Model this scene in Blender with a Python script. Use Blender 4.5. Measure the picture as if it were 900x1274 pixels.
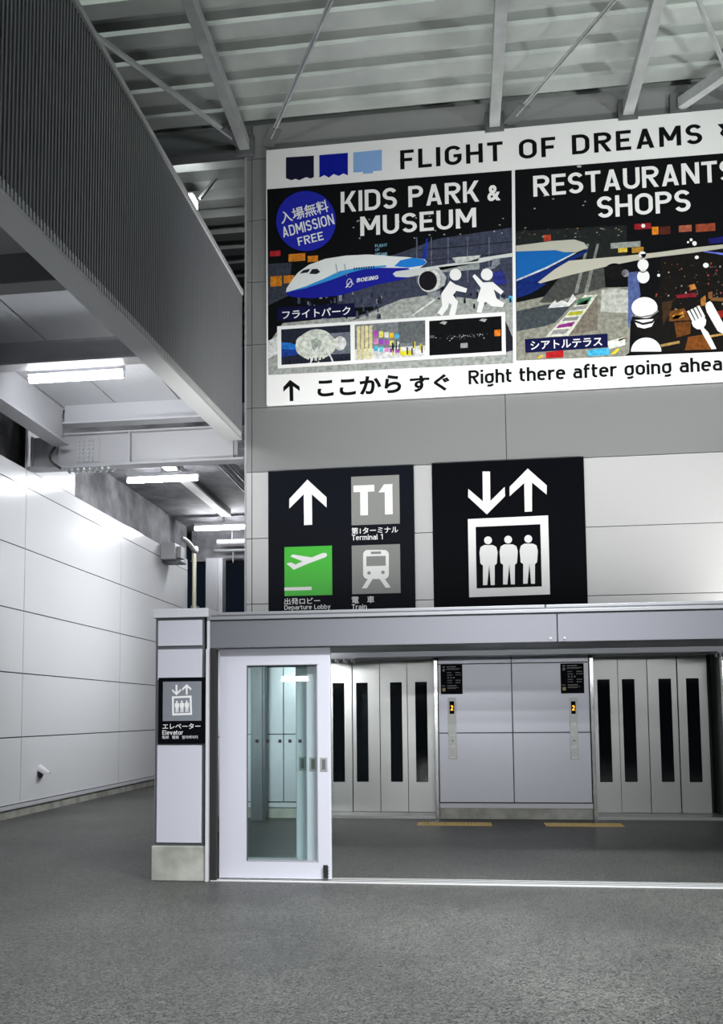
import bpy, bmesh, math, random
from math import sin, cos, pi, radians
from mathutils import Vector, Matrix

random.seed(7)
for o in list(bpy.data.objects):
    bpy.data.objects.remove(o, do_unlink=True)
SC = bpy.context.scene
COL = SC.collection

# ------------------------------------------------------------------ camera
F_PX, CX, CY = 1074.21, 440.7, 806.48
YAW, PITCH, ROLL = .1232857, .07648, -.0089502
EYE = Vector((0, 0, 1.6))
_fw = Vector((-sin(YAW) * cos(PITCH), cos(YAW) * cos(PITCH), sin(PITCH)))
_rt = Vector((cos(YAW), sin(YAW), 0))
_up = _rt.cross(_fw)
RT = _rt * cos(ROLL) + _up * sin(ROLL)
UP = -_rt * sin(ROLL) + _up * cos(ROLL)
cam_d = bpy.data.cameras.new('camera')
cam = bpy.data.objects.new('camera', cam_d)
COL.objects.link(cam)
m = Matrix((RT, UP, -_fw)).transposed().to_4x4()
m.translation = EYE
cam.matrix_world = m
cam_d.sensor_fit = 'AUTO'
cam_d.sensor_width = 36
cam_d.lens = F_PX * 36 / 1274
cam_d.shift_x = (450 - CX) / 1274
cam_d.shift_y = (CY - 637) / 1274
cam_d.clip_end = 300
SC.camera = cam

# ------------------------------------------------------------------ world / lights / exposure
SC.view_settings.view_transform = 'Standard'
SC.view_settings.look = 'None'
SC.view_settings.exposure = 0.0
SC.view_settings.gamma = 1.0
SC.view_settings.use_curve_mapping = False
SC.cycles.use_denoising = True
SC.cycles.max_bounces = 8
SC.cycles.sample_clamp_indirect = 6

wd = bpy.data.worlds.new('night_sky')
SC.world = wd
wd.use_nodes = True
wd.node_tree.nodes['Background'].inputs[0].default_value = (.010, .014, .024, 1)
wd.node_tree.nodes['Background'].inputs[1].default_value = .5


def area(name, loc, target, sx, sy, power, color=(1, 1, 1), spread=180):
    d = bpy.data.lights.new(name, 'AREA')
    d.shape = 'RECTANGLE'
    d.size, d.size_y = sx, sy
    d.energy = power
    d.color = color
    d.spread = radians(spread)
    o = bpy.data.objects.new(name, d)
    COL.objects.link(o)
    o.location = loc
    o.rotation_euler = (Vector(target) - Vector(loc)).to_track_quat('-Z', 'Y').to_euler()
    return o


COOL = (.96, .98, 1.0)
# plaza luminaires behind / above the camera
area('plaza_lamp_left', (-1.8, 4.4, 5.7), (-1.8, 4.5, 0), 3.0, .2, 70, COOL)
area('plaza_lamp_right', (1.2, 5.0, 5.7), (.9, 6.4, 0), 2.0, .2, 420, COOL, 105)
# shielded floodlights far behind the camera, aimed under the canopy
area('street_flood_near', (1.5, -6.5, 4.6), (1.0, 12.0, -.6), 5.0, .2, 30, COOL, 60)
area('street_flood_mid', (0.0, -9.0, 3.4), (0.4, 12.0, -.6), 5.0, .2, 30, COOL, 50)
area('street_flood_far', (1.0, -14.0, 5.0), (0.8, 12.0, -.8), 6.0, .2, 27, COOL, 45)
area('street_lamp_low', (-4.7, -7.4, 2.63), (-1, 12, 1.5), .75, .12, 12, COOL)
# strip lamp under the lobby ceiling just inside the canopy
area('lobby_strip', (1.6, 9.0, 2.48), (1.6, 13.4, 1.9), 8.5, .08, 25, COOL, 110)
area('lobby_fill_left', (-2.8, 10.2, 2.46), (-3.0, 13.4, 1.0), .9, .1, 26, COOL, 75)  # unseen fill added to brighten the left interior behind the door glass
# walkway tubes further back, out of the photo
area('walkway_tube_a', (-5.2, 1.0, 6.3), (-5.2, 1.0, 0), 1.4, .1, 90, COOL)
area('walkway_tube_b', (-5.2, 5.9, 6.2), (-5.2, 5.9, 0), 1.4, .1, 90, COOL)
# unseen fill lamp added behind the sign wall to brighten the left wall
area('left_wall_fill', (-3.0, 15.9, 4.6), (-7.15, 14.6, 2.0), 4.2, 1.0, 150, COOL, 150)
# floodlights aimed up at the roof deck
area('deck_flood_right', (6.4, 7.6, 7.4), (3.0, 11.8, 11.4), .25, .25, 75, (.93, 1, .96), 110)
area('deck_flood_left', (0.0, -2.0, 8.6), (0.0, 5.6, 11.4), 14, .3, 240, (.93, 1, .96), 24)
# uplights standing on the lobby roof behind the canopy edge, washing the sign wall
area('roof_uplight', (1.2, 9.4, 2.95), (1.2, 13.4, 7.4), 9.5, .15, 250, (1, 1, .98), 90)
area('roof_uplight_end', (5.2, 12.0, 2.95), (4.2, 13.4, 3.9), 1.6, .12, 85, (1, 1, .96))

# ------------------------------------------------------------------ pixel -> place helpers


def ray(px, py):
    return _fw + RT * ((px - CX) / F_PX) - UP * ((py - CY) / F_PX)


def onY(px, py, Y):
    d = ray(px, py)
    return EYE + d * (Y / d.y)


def zf(ox, oy, s):
    return lambda x, y: (ox + x * s, oy + y * s)


# ------------------------------------------------------------------ materials
MATS = {}


def lin(c):
    c /= 255
    return c / 12.92 if c <= .04045 else ((c + .055) / 1.055) ** 2.4


def mat(name, rgb, rough=.5, metal=0.0, emit=None, spec=.5, coat=0):
    if name in MATS:
        return MATS[name]
    m = bpy.data.materials.new(name)
    m.use_nodes = True
    b = m.node_tree.nodes['Principled BSDF']
    b.inputs['Base Color'].default_value = (*rgb, 1)
    b.inputs['Roughness'].default_value = rough
    b.inputs['Metallic'].default_value = metal
    b.inputs['Specular IOR Level'].default_value = spec
    b.inputs['Coat Weight'].default_value = coat
    if emit:
        b.inputs['Emission Color'].default_value = (*emit[:3], 1)
        b.inputs['Emission Strength'].default_value = emit[3]
    MATS[name] = m
    return m


PLAIN = {(208, 212, 210), (6, 7, 9), (222, 222, 218), (18, 20, 44), (8, 20, 130), (118, 150, 196), (28, 34, 146), (10, 12, 46), (12, 14, 54), (225, 227, 227), (196, 200, 200), (22, 26, 128), (44, 128, 186), (30, 108, 186), (178, 182, 182), (18, 84, 150), (164, 162, 150), (158, 158, 146), (205, 208, 220)}


def ink(r, g, b, k=1.35):
    """printed colour on the billboard (sRGB); photographic areas get a mottled print texture"""
    nm = 'ink_%d_%d_%d' % (r, g, b)
    new = nm not in MATS
    c = tuple(min(.85, lin(v) * k) for v in (r, g, b))
    m = mat(nm, c, .6, spec=.12)
    if new and (r, g, b) not in PLAIN:
        cr = add_mottle(m, tuple(v * .62 for v in c), tuple(min(.85, v * 1.3) for v in c), 16, .3, .7, 8)
    return m


def nodes_of(m):
    nt = m.node_tree
    return nt, nt.nodes, nt.links, nt.nodes['Principled BSDF']


def add_noise_bump(m, scale, strength, dist=.01, detail=4, stretch=None):
    nt, N, L, b = nodes_of(m)
    tc = N.new('ShaderNodeTexCoord')
    nz = N.new('ShaderNodeTexNoise')
    nz.inputs['Scale'].default_value = scale
    nz.inputs['Detail'].default_value = detail
    src = tc.outputs['Object']
    if stretch:
        mp = N.new('ShaderNodeMapping')
        mp.inputs['Scale'].default_value = stretch
        L.new(src, mp.inputs[0])
        src = mp.outputs[0]
    L.new(src, nz.inputs['Vector'])
    bp = N.new('ShaderNodeBump')
    bp.inputs['Strength'].default_value = strength
    bp.inputs['Distance'].default_value = dist
    L.new(nz.outputs['Fac'], bp.inputs['Height'])
    L.new(bp.outputs[0], b.inputs['Normal'])
    return nz


def add_mottle(m, c0, c1, scale, lo=.35, hi=.65, detail=5):
    nt, N, L, b = nodes_of(m)
    tc = N.new('ShaderNodeTexCoord')
    nz = N.new('ShaderNodeTexNoise')
    nz.inputs['Scale'].default_value = scale
    nz.inputs['Detail'].default_value = detail
    L.new(tc.outputs['Object'], nz.inputs['Vector'])
    cr = N.new('ShaderNodeValToRGB')
    cr.color_ramp.elements[0].position = lo
    cr.color_ramp.elements[1].position = hi
    cr.color_ramp.elements[0].color = (*c0, 1)
    cr.color_ramp.elements[1].color = (*c1, 1)
    L.new(nz.outputs['Fac'], cr.inputs[0])
    L.new(cr.outputs[0], b.inputs['Base Color'])
    return cr


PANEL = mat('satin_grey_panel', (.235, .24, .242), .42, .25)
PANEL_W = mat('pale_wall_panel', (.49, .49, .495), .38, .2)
add_noise_bump(PANEL, 1.2, .03, .02, 2)
PANEL_L = mat('white_enamel_panel', (.76, .77, .79), .16, .0, spec=.5)
add_noise_bump(PANEL_L, 1.1, .05, .02, 2)
LOBBY_P = mat('lobby_grey_panel', (.56, .57, .63), .3, .15)
JOINT = mat('dark_joint', (.06, .06, .065), .7)
FRAME_DK = mat('dark_grey_frame', (.10, .105, .115), .45, .3)
WHITE_PT = mat('pale_grey_paint', (.58, .58, .62), .4)
LILAC = mat('pale_lilac_panel', (.54, .545, .61), .35)
HEADER = mat('header_grey_paint', (.155, .158, .178), .4, .2)
STEEL_PT = mat('beam_grey_paint', (.34, .345, .365), .45)
STEEL_DK = mat('shade_grey_paint', (.10, .107, .11), .5)  # dark steel colour; on unlit and backlit beams it stands in for shade
GALV = mat('galvanised_steel', (.50, .52, .52), .42, .5)
add_mottle(GALV, (.42, .44, .44), (.56, .58, .58), 3)
DECK = mat('roof_deck_sheet', (.50, .53, .51), .5, .2)
add_mottle(DECK, (.35, .375, .36), (.46, .485, .47), 1.3)
FASCIA = mat('dark_ribbed_sheet', (.26, .265, .28), .5, .2)
FASCIA_T = mat('ribbed_sheet_lit_edge', (.68, .69, .69), .5)
FLANGE = mat('flange_grey', (.6, .605, .61), .5)
CEIL_L = mat('glossy_ceiling_sheet', (.55, .56, .58), .22, .35)
add_noise_bump(CEIL_L, 2.0, .25, .02, 3, (14, .5, 1))
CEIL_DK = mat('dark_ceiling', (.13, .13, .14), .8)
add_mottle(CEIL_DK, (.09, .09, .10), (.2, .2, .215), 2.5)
CEIL_LOB = mat('lobby_ceiling', (.30, .31, .33), .4, .4)
CONC = mat('concrete', (.36, .36, .33), .8)
add_mottle(CONC, (.27, .275, .24), (.44, .44, .40), 4)
BRUSH = mat('brushed_door_steel', (.44, .445, .43), .33, .55)
add_noise_bump(BRUSH, 30, .04, .005, 2, (1, 1, .02))
CHROME = mat('chrome', (.55, .55, .56), .2, 1)
REVEAL = mat('darkened_reveal_steel', (.10, .105, .105), .35, .5)  # jamb steel darkened; the darkness it would reflect is in the colour
STEEL = mat('satin_steel', (.36, .36, .35), .42, .5)
BLACKGL = mat('black_glass', (.004, .006, .007), .05, spec=.6)
SIGN_BK = mat('sign_black', (.0015, .002, .0035), .5, spec=.05)
SIGN_DK = mat('sign_charcoal', (.005, .006, .010), .5, spec=.06)
SIGN_WH = mat('sign_white', (.78, .78, .78), .45)
SIGN_GY = mat('sign_grey_tile', (.21, .215, .205), .45)
SIGN_SL = mat('sign_slate_tile', (.19, .205, .23), .45)
SIGN_GN = mat('sign_green_tile', (.032, .44, .014), .45)
YELLOW = mat('tactile_yellow', (.85, .62, .24), .6)
RUBBER = mat('black_rubber', (.012, .012, .012), .7)
TUBE = mat('lit_tube', (1, 1, 1), .4, emit=(.97, .98, 1, 105))
TUBE_B = mat('lit_tube_far', (1, 1, 1), .4, emit=(.97, .98, 1, 105))
FLOOD = mat('lit_flood', (1, 1, 1), .4, emit=(.98, 1, 1, 40))
AMBER = mat('amber_display', (1, .5, .05), .4, emit=(1, .42, .03, 1.6))
BTN = mat('lit_button_ring', (.8, .8, .8), .4)
PIPE_Y = mat('cream_pipe', (.55, .54, .42), .5)
BOX_G = mat('box_grey', (.33, .335, .34), .6)

ASPH = mat('asphalt', (.085, .085, .08), .5, spec=.5)
nt, N, L, b = nodes_of(ASPH)
tc = N.new('ShaderNodeTexCoord')
n1 = N.new('ShaderNodeTexNoise'); n1.inputs['Scale'].default_value = .55; n1.inputs['Detail'].default_value = 6
n2 = N.new('ShaderNodeTexNoise'); n2.inputs['Scale'].default_value = 36; n2.inputs['Detail'].default_value = 5; n2.inputs['Roughness'].default_value = .75
vo = N.new('ShaderNodeTexVoronoi'); vo.inputs['Scale'].default_value = 85
for n in (n1, n2, vo):
    L.new(tc.outputs['Object'], n.inputs['Vector'])
cr = N.new('ShaderNodeValToRGB')
cr.color_ramp.elements[0].position = .38; cr.color_ramp.elements[1].position = .66
cr.color_ramp.elements[0].color = (.031, .032, .030, 1); cr.color_ramp.elements[1].color = (.060, .061, .057, 1)
L.new(n1.outputs['Fac'], cr.inputs[0])
bw = N.new('ShaderNodeSeparateColor')
L.new(vo.outputs['Color'], bw.inputs[0])
cr2 = N.new('ShaderNodeValToRGB')
cr2.color_ramp.elements[0].position = .05; cr2.color_ramp.elements[1].position = 1
cr2.color_ramp.elements[0].color = (.15, .15, .15, 1); cr2.color_ramp.elements[1].color = (2.7, 2.7, 2.62, 1)
L.new(bw.outputs[0], cr2.inputs[0])
mx = N.new('ShaderNodeMix'); mx.data_type = 'RGBA'; mx.blend_type = 'MULTIPLY'; mx.inputs['Factor'].default_value = 1
L.new(cr.outputs[0], mx.inputs['A']); L.new(cr2.outputs[0], mx.inputs['B'])
L.new(mx.outputs['Result'], b.inputs['Base Color'])
ad = N.new('ShaderNodeMath'); ad.operation = 'SUBTRACT'
L.new(n2.outputs['Fac'], ad.inputs[0]); L.new(vo.outputs['Distance'], ad.inputs[1])
bp = N.new('ShaderNodeBump'); bp.inputs['Strength'].default_value = 1.0; bp.inputs['Distance'].default_value = .014
L.new(ad.outputs[0], bp.inputs['Height']); L.new(bp.outputs[0], b.inputs['Normal'])
b.inputs['Roughness'].default_value = .36

GLASS = bpy.data.materials.new('green_tinted_glass')
GLASS.use_nodes = True
nt = GLASS.node_tree; N = nt.nodes; L = nt.links
N.remove(N['Principled BSDF'])
tr = N.new('ShaderNodeBsdfTransparent'); tr.inputs[0].default_value = (.87, .945, .925, 1)
gl = N.new('ShaderNodeBsdfGlossy'); gl.inputs['Roughness'].default_value = .02
lw = N.new('ShaderNodeLayerWeight'); lw.inputs[0].default_value = .5
pwn = N.new('ShaderNodeMath'); pwn.operation = 'POWER'; pwn.inputs[1].default_value = 4.0
L.new(lw.outputs['Facing'], pwn.inputs[0])
fr = N.new('ShaderNodeMath'); fr.operation = 'MULTIPLY_ADD'; fr.inputs[1].default_value = .6; fr.inputs[2].default_value = .07
L.new(pwn.outputs[0], fr.inputs[0])
mxs = N.new('ShaderNodeMixShader')
L.new(fr.outputs[0], mxs.inputs[0]); L.new(tr.outputs[0], mxs.inputs[1]); L.new(gl.outputs[0], mxs.inputs[2])
L.new(mxs.outputs[0], N['Material Output'].inputs[0])

# ------------------------------------------------------------------ object helpers
ORG = {}


def thing(name, label, cat, loc=(0, 0, 0), group=None):
    o = bpy.data.objects.new(name, None)
    o.empty_display_size = .1
    COL.objects.link(o)
    o.location = loc
    o['label'] = label
    o['category'] = cat
    if group:
        o['group'] = group
    ORG[o.name] = Vector(loc)
    return o


def tag(o, label, cat, group=None):
    o['label'] = label
    o['category'] = cat
    if group:
        o['group'] = group
    return o


def struct(o):
    o['kind'] = 'structure'
    return o


def copy_tree(o, parent=None, d=(0, 0, 0), label=None):
    c = o.copy()
    COL.objects.link(c)
    if parent is None:
        c.location = o.location + Vector(d)
        if label:
            c['label'] = label
    else:
        c.parent = parent
    for ch in list(o.children):
        copy_tree(ch, c)
    return c


class MB:
    def __init__(s):
        s.v = []; s.f = []; s.fm = []; s.ms = []; s.sm = []

    def mi(s, m):
        if m not in s.ms:
            s.ms.append(m)
        return s.ms.index(m)

    def raw(s, vs, fs, m, smooth=False):
        n = len(s.v)
        s.v += [Vector(v) for v in vs]
        k = s.mi(m)
        for f in fs:
            s.f.append([n + i for i in f]); s.fm.append(k); s.sm.append(smooth)
        return s

    def box(s, x0, x1, y0, y1, z0, z1, m):
        v = [(x, y, z) for x in (x0, x1) for y in (y0, y1) for z in (z0, z1)]
        return s.raw(v, [(0, 1, 3, 2), (4, 6, 7, 5), (0, 4, 5, 1), (2, 3, 7, 6), (0, 2, 6, 4), (1, 5, 7, 3)], m)

    def bar(s, a, b_, w, h, m, up=(0, 0, 1)):
        """rectangular bar from a to b, width w sideways, height h along up"""
        a = Vector(a); b_ = Vector(b_)
        d = (b_ - a).normalized()
        sd = d.cross(Vector(up)).normalized()
        u = sd.cross(d).normalized()
        v = []
        for p in (a, b_):
            for i, j in ((-1, -1), (1, -1), (1, 1), (-1, 1)):
                v.append(p + sd * (i * w / 2) + u * (j * h / 2))
        return s.raw(v, [(0, 1, 2, 3), (7, 6, 5, 4), (0, 4, 5, 1), (1, 5, 6, 2), (2, 6, 7, 3), (3, 7, 4, 0)], m)

    def cyl(s, a, b_, r, m, n=12, r2=None, cap=True):
        a = Vector(a); b_ = Vector(b_)
        r2 = r if r2 is None else r2
        d = (b_ - a).normalized()
        x = d.orthogonal().normalized(); y = d.cross(x)
        v = [a + (x * cos(2 * pi * i / n) + y * sin(2 * pi * i / n)) * r for i in range(n)]
        v += [b_ + (x * cos(2 * pi * i / n) + y * sin(2 * pi * i / n)) * r2 for i in range(n)]
        s.raw(v, [(i, (i + 1) % n, n + (i + 1) % n, n + i) for i in range(n)], m, True)
        if cap:
            s.raw(v, [tuple(range(n - 1, -1, -1)), tuple(range(n, 2 * n))], m)
        return s

    def tube(s, pts, r, m, n=8):
        for a, b_ in zip(pts[:-1], pts[1:]):
            s.cyl(a, b_, r, m, n)
        return s

    def poly(s, pts, m):
        return s.raw(pts, [tuple(range(len(pts)))], m)

    def plate(s, pts, y, t, m):
        """outline in the X-Z plane facing -Y at depth y, with thickness t behind it"""
        n = len(pts)
        ar = sum(pts[i][0] * pts[(i + 1) % n][1] - pts[(i + 1) % n][0] * pts[i][1] for i in range(n))
        if ar < 0:
            pts = pts[::-1]
        v = [(p[0], y, p[1]) for p in pts] + [(p[0], y + t, p[1]) for p in pts]
        fs = [tuple(range(n)), tuple(range(2 * n - 1, n - 1, -1))]
        fs += [(i, n + i, n + (i + 1) % n, (i + 1) % n) for i in range(n)]
        return s.raw(v, fs, m)

    def build(s, name, parent=None, bevel=0, loc=None):
        """linked as one mesh object; coordinates given in world space"""
        me = bpy.data.meshes.new(name)
        org = Vector((0, 0, 0))
        if parent is not None:
            r = parent
            while r.parent:
                r = r.parent
            org = ORG[r.name]
        elif loc is not None:
            org = Vector(loc)
        me.from_pydata([tuple(v - org) for v in s.v], [], s.f)
        for mm in s.ms:
            me.materials.append(mm)
        for p, k, sm in zip(me.polygons, s.fm, s.sm):
            p.material_index = k
            p.use_smooth = sm
        bm = bmesh.new(); bm.from_mesh(me)
        bmesh.ops.remove_doubles(bm, verts=bm.verts, dist=1e-6) if bevel else None
        bm.to_mesh(me); bm.free()
        me.validate()
        o = bpy.data.objects.new(name, me)
        COL.objects.link(o)
        if parent is not None:
            o.parent = parent
        else:
            o.location = org
            ORG[o.name] = org
        if bevel:
            bv = o.modifiers.new('bevel', 'BEVEL')
            bv.width = bevel; bv.segments = 2; bv.limit_method = 'ANGLE'
        return o


def lettering(name, body, tl, br, Y, material, parent, weight=.0, rot=0.0, shear=0, t=.002, spacing=1.0):
    """raised flat lettering fitted in the rectangle with pixel corners tl, br on the plane y=Y"""
    cu = bpy.data.curves.new(name, 'FONT')
    cu.body = body
    cu.offset = weight
    cu.shear = shear
    cu.space_character = spacing
    cu.resolution_u = 4
    to = bpy.data.objects.new('tmp', cu)
    COL.objects.link(to)
    me = bpy.data.meshes.new_from_object(to.evaluated_get(bpy.context.evaluated_depsgraph_get()))
    bpy.data.objects.remove(to, do_unlink=True)
    bpy.data.curves.remove(cu)
    a = onY(*tl, Y); c = onY(*br, Y)
    xs = [v.co.x for v in me.vertices]; ys = [v.co.y for v in me.vertices]
    x0, x1, y0, y1 = min(xs), max(xs), min(ys), max(ys)
    cxw, czw = (a.x + c.x) / 2, (a.z + c.z) / 2
    r = parent
    while r.parent:
        r = r.parent
    org = ORG[r.name]
    for v in me.vertices:
        u = ((v.co.x - x0) / (x1 - x0) - .5) * (c.x - a.x)
        w = ((v.co.y - y0) / (y1 - y0) - .5) * (a.z - c.z)
        X = cxw + u * cos(rot) - w * sin(rot)
        Z = czw + u * sin(rot) + w * cos(rot)
        v.co = Vector((X, Y, Z)) - org
    me.name = name
    me.materials.clear(); me.materials.append(material)
    o = bpy.data.objects.new(name, me)
    COL.objects.link(o)
    o.parent = parent
    return o


# ------------------------------------------------------------------ stroke lettering (plain signage capitals)
def arc(cx, cy, rx, ry, a0, a1, n=10):
    return [(cx + rx * cos(radians(a0 + (a1 - a0) * i / n)), cy + ry * sin(radians(a0 + (a1 - a0) * i / n))) for i in range(n + 1)]


def glyph(c, t):
    """list of quads (4 xy points each) for one character, and its advance width"""
    h = t / 2
    Q = []
    G_ = [0]

    def put(k): Q.append(k + [G_[0]])

    def V(x, y0=0.0, y1=1.0): G_[0] += 1; put([(x - h, y0), (x + h, y0), (x + h, y1), (x - h, y1)])

    def B(x0, x1, y): G_[0] += 1; put([(x0, y - h), (x1, y - h), (x1, y + h), (x0, y + h)])

    def D(x0, y0, x1, y1):
        if y0 > y1:
            x0, y0, x1, y1 = x1, y1, x0, y0
        l = math.hypot(x1 - x0, y1 - y0)
        k = h * l / (y1 - y0)
        G_[0] += 1
        put([(x0 - k, y0), (x0 + k, y0), (x1 + k, y1), (x1 - k, y1)])

    def S(pts, closed=False):
        P = []
        for p in pts:
            if not P or (Vector(p) - P[-1]).length > .004:
                P.append(Vector(p))
        if closed and (P[0] - P[-1]).length < .004:
            P.pop()
        n = len(P)
        Ls = []
        G_[0] += 1
        for i in range(n):
            a = P[i - 1] if (i > 0 or closed) else None
            b_ = P[(i + 1) % n] if (i < n - 1 or closed) else None
            d1 = (P[i] - a).normalized() if a is not None else None
            d2 = (b_ - P[i]).normalized() if b_ is not None else None
            if d1 is None: d1 = d2
            if d2 is None: d2 = d1
            n1 = Vector((-d1.y, d1.x)); n2 = Vector((-d2.y, d2.x))
            mm = (n1 + n2)
            mm = mm / max(.35, (mm.length_squared / 2))
            Ls.append((P[i] + mm * h, P[i] - mm * h))
        for i in range(n if closed else n - 1):
            a, b_ = Ls[i], Ls[(i + 1) % n]
            put([tuple(a[1]), tuple(b_[1]), tuple(b_[0]), tuple(a[0])])
    W = .62
    X_ = .73
    if c == ' ': return [], .28
    if c == 'A': W = .70; k = .13; D(k * .8, 0, W / 2, 1); D(W - k * .8, 0, W / 2, 1); B(.2 * W, .8 * W, .27)
    elif c == 'B': V(h); S([(h, 1 - h), (W - .27, 1 - h)] + arc(W - .27, .765, .24 - h + .02, .235 - h, 90, -90) + [(h, .53)]); S([(h, .53), (W - .27, .53)] + arc(W - .27, .265 + h / 2, .27 - h, .265 - h / 2, 90, -90) + [(h, h)])
    elif c == 'D': W = .66; V(h); S([(h, 1 - h), (W - .34, 1 - h)] + arc(W - .34, .66, .34 - h, .34 - h, 90, 0) + arc(W - .34, .34, .34 - h, .34 - h, 0, -90) + [(h, h)])
    elif c == 'E': W = .56; V(h); B(0, W, 1 - h); B(0, W, h); B(0, W * .88, .51)
    elif c == 'F': W = .54; V(h); B(0, W, 1 - h); B(0, W * .88, .49)
    elif c == 'G': W = .66; S(arc(W / 2, .68, W / 2 - h, .32 - h, 25, 180) + arc(W / 2, .32, W / 2 - h, .32 - h, 180, 360) + [(W - h, .47)]); B(W * .52, W, .47)
    elif c == 'H': W = .65; V(h); V(W - h); B(0, W, .51)
    elif c == 'I': W = t; V(h)
    elif c == 'K': W = .66; V(h); D(.22, .40, W - h * 1.25, 1); D(.30, .56, W - h * 1.1, 0)
    elif c == 'L': W = .53; V(h); B(0, W, h)
    elif c == 'M': W = .80; V(h); V(W - h); D(h * 1.1, 1, W / 2, .28); D(W - h * 1.1, 1, W / 2, .28)
    elif c == 'N': W = .68; V(h); V(W - h); D(h * 1.15, 1, W - h * 1.15, 0)
    elif c == 'O': W = .68; S(arc(W / 2, .68, W / 2 - h, .32 - h, 0, 180) + arc(W / 2, .32, W / 2 - h, .32 - h, 180, 360), True)
    elif c in 'PR':
        W = .62 if c == 'P' else .65
        V(h); S([(h, 1 - h), (W - .29, 1 - h)] + arc(W - .29, .72, .29 - h, .28 - h, 90, -90) + [(h, .44 + h)])
        if c == 'R': D(W * .48, .46, W - h * 1.15, 0)
    elif c == 'S': W = .60; ry = (1 - t) / 4; S(arc(W / 2, 1 - h - ry, W / 2 - h, ry, 22, 270, 14) + arc(W / 2, h + ry, W / 2 - h, ry, 90, -158, 14)[1:])
    elif c == 'T': W = .60; V(W / 2); B(0, W, 1 - h)
    elif c == 'U': W = .65; S([(h, 1), (h, .33)] + arc(W / 2, .33, W / 2 - h, .33 - h, 180, 360) + [(W - h, 1)])
    elif c == '&': W = .78; S([(W - .06, .02), (.20, .70)] + arc(.335, .80, .145, .2 - h, 190, -10, 10) + [(.46, .70), (.16, .42)] + arc(.30, .27, .30 - h, .27 - h, 140, 280, 10) + [(.52, .16), (W - .05, .52)])
    elif c == '1': W = .40; V(W - h); D(W - h, 1, .02 + h, .74)
    elif c == '2': W = .58; S(arc(W / 2, .70, W / 2 - h, .30 - h, 170, -30, 12) + [(h * 1.2, h)]); B(0, W, h)
    elif c == 'a': W = .54; S([(.09, X_ - .10)] + arc(W / 2, X_ - .22, W / 2 - h, .22 - h, 110, 0) + [(W - h, 0)]); S([(W - h, .44), (.22, .44)] + arc(.22, .22 + h / 2, .22 - h, .22 - h / 2, 90, 270) + [(W - h * 1.4, .06 + h * .4)])
    elif c in 'bdp':
        W = .56
        S(arc(W / 2, X_ - .26, W / 2 - h, .26 - h, 0, 180) + arc(W / 2, .26, W / 2 - h, .26 - h, 180, 360), True)
        V(W - h, 0, 1) if c == 'd' else V(h, -.24, X_) if c == 'p' else V(h, 0, 1)
    elif c == 'e': W = .56; S([(h, .39), (W - h, .39)] + arc(W / 2, X_ - .26, W / 2 - h, .26 - h, 0, 180) + arc(W / 2, .26, W / 2 - h, .26 - h, 180, 320))
    elif c == 'f': W = .38; S([(.13, 0), (.13, .80)] + arc(.13 + .2, .80, .2, .2 - h, 180, 90) + [(W, 1 - h)]); B(0, W * .95, X_ - h)
    elif c == 'g': W = .56; S(arc(W / 2, X_ - .26, W / 2 - h, .26 - h, 0, 180) + arc(W / 2, .26, W / 2 - h, .26 - h, 180, 360), True); S([(W - h, X_), (W - h, -.06)] + arc(W / 2, -.04, W / 2 - h, .20 - h, 0, -130))
    elif c in 'hn': W = .54; V(h, 0, 1 if c == 'h' else X_); S([(h, X_ - .3)] + arc(W / 2, X_ - .25, W / 2 - h, .25 - h, 160, 0) + [(W - h, 0)])
    elif c == 'i': W = t; V(h, 0, X_); V(h, .84, 1)
    elif c == 'l': W = t * 1.4; S([(h, 1), (h, h * 1.2), (W, h)])
    elif c == 'm': W = .84; V(h, 0, X_); S([(h, X_ - .3)] + arc(W * .27, X_ - .22, W * .27 - h * .5, .22 - h, 150, 0) + [(W / 2, 0)]); S([(W / 2, X_ - .3)] + arc(W * .75 - h * .4, X_ - .22, W * .25 - h * .6, .22 - h, 160, 0) + [(W - h, 0)])
    elif c == 'o': W = .56; S(arc(W / 2, X_ - .26, W / 2 - h, .26 - h, 0, 180) + arc(W / 2, .26, W / 2 - h, .26 - h, 180, 360), True)
    elif c == 'r': W = .38; V(h, 0, X_); S([(h, X_ - .32)] + arc(.33, X_ - .28, .33 - h, .28 - h, 160, 75))
    elif c == 't': W = .36; S([(.12, .95), (.12, .2)] + arc(.30, .2, .18, .2 - h, 180, 280)); B(0, W, X_ - h)
    elif c == 'u': W = .54; V(W - h, 0, X_); S([(h, X_), (h, .25)] + arc(W / 2, .25, W / 2 - h, .25 - h, 180, 340))
    elif c == 'v': W = .54; D(h, X_, W / 2, 0); D(W - h, X_, W / 2, 0)
    elif c == 'y': W = .54; D(h, X_, W / 2, .05); D(W - h * 1.1, X_, W * .3, -.25)
    return Q, W


def stroke_lettering(name, body, tl, br, Y, material, parent, t=.17, gap=.10, rot=0.0, shear=0.0):
    quads = []
    x = 0
    for c in body:
        q, w = glyph(c, t)
        quads += [([(p_[0] + x, p_[1]) for p_ in k[:4]], k[4]) for k in q]
        x += w + gap
    xs = [p[0] for k, g in quads for p in k]; ys = [p[1] for k, g in quads for p in k]
    x0, x1, y0, y1 = min(xs), max(xs), min(ys), max(ys)
    a = onY(*tl, Y); c = onY(*br, Y)
    cxw, czw = (a.x + c.x) / 2, (a.z + c.z) / 2
    mb = MB()
    for k, g in quads:
        v = []
        for px, py in k:
            w = ((py - y0) / (y1 - y0) - .5) * (a.z - c.z)
            u = ((px - x0) / (x1 - x0) - .5) * (c.x - a.x) + shear * w
            v.append((cxw + u * cos(rot) - w * sin(rot), Y - .0003 * g, czw + u * sin(rot) + w * cos(rot)))
        mb.poly(v, material)
    return mb.build(name, parent)


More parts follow.
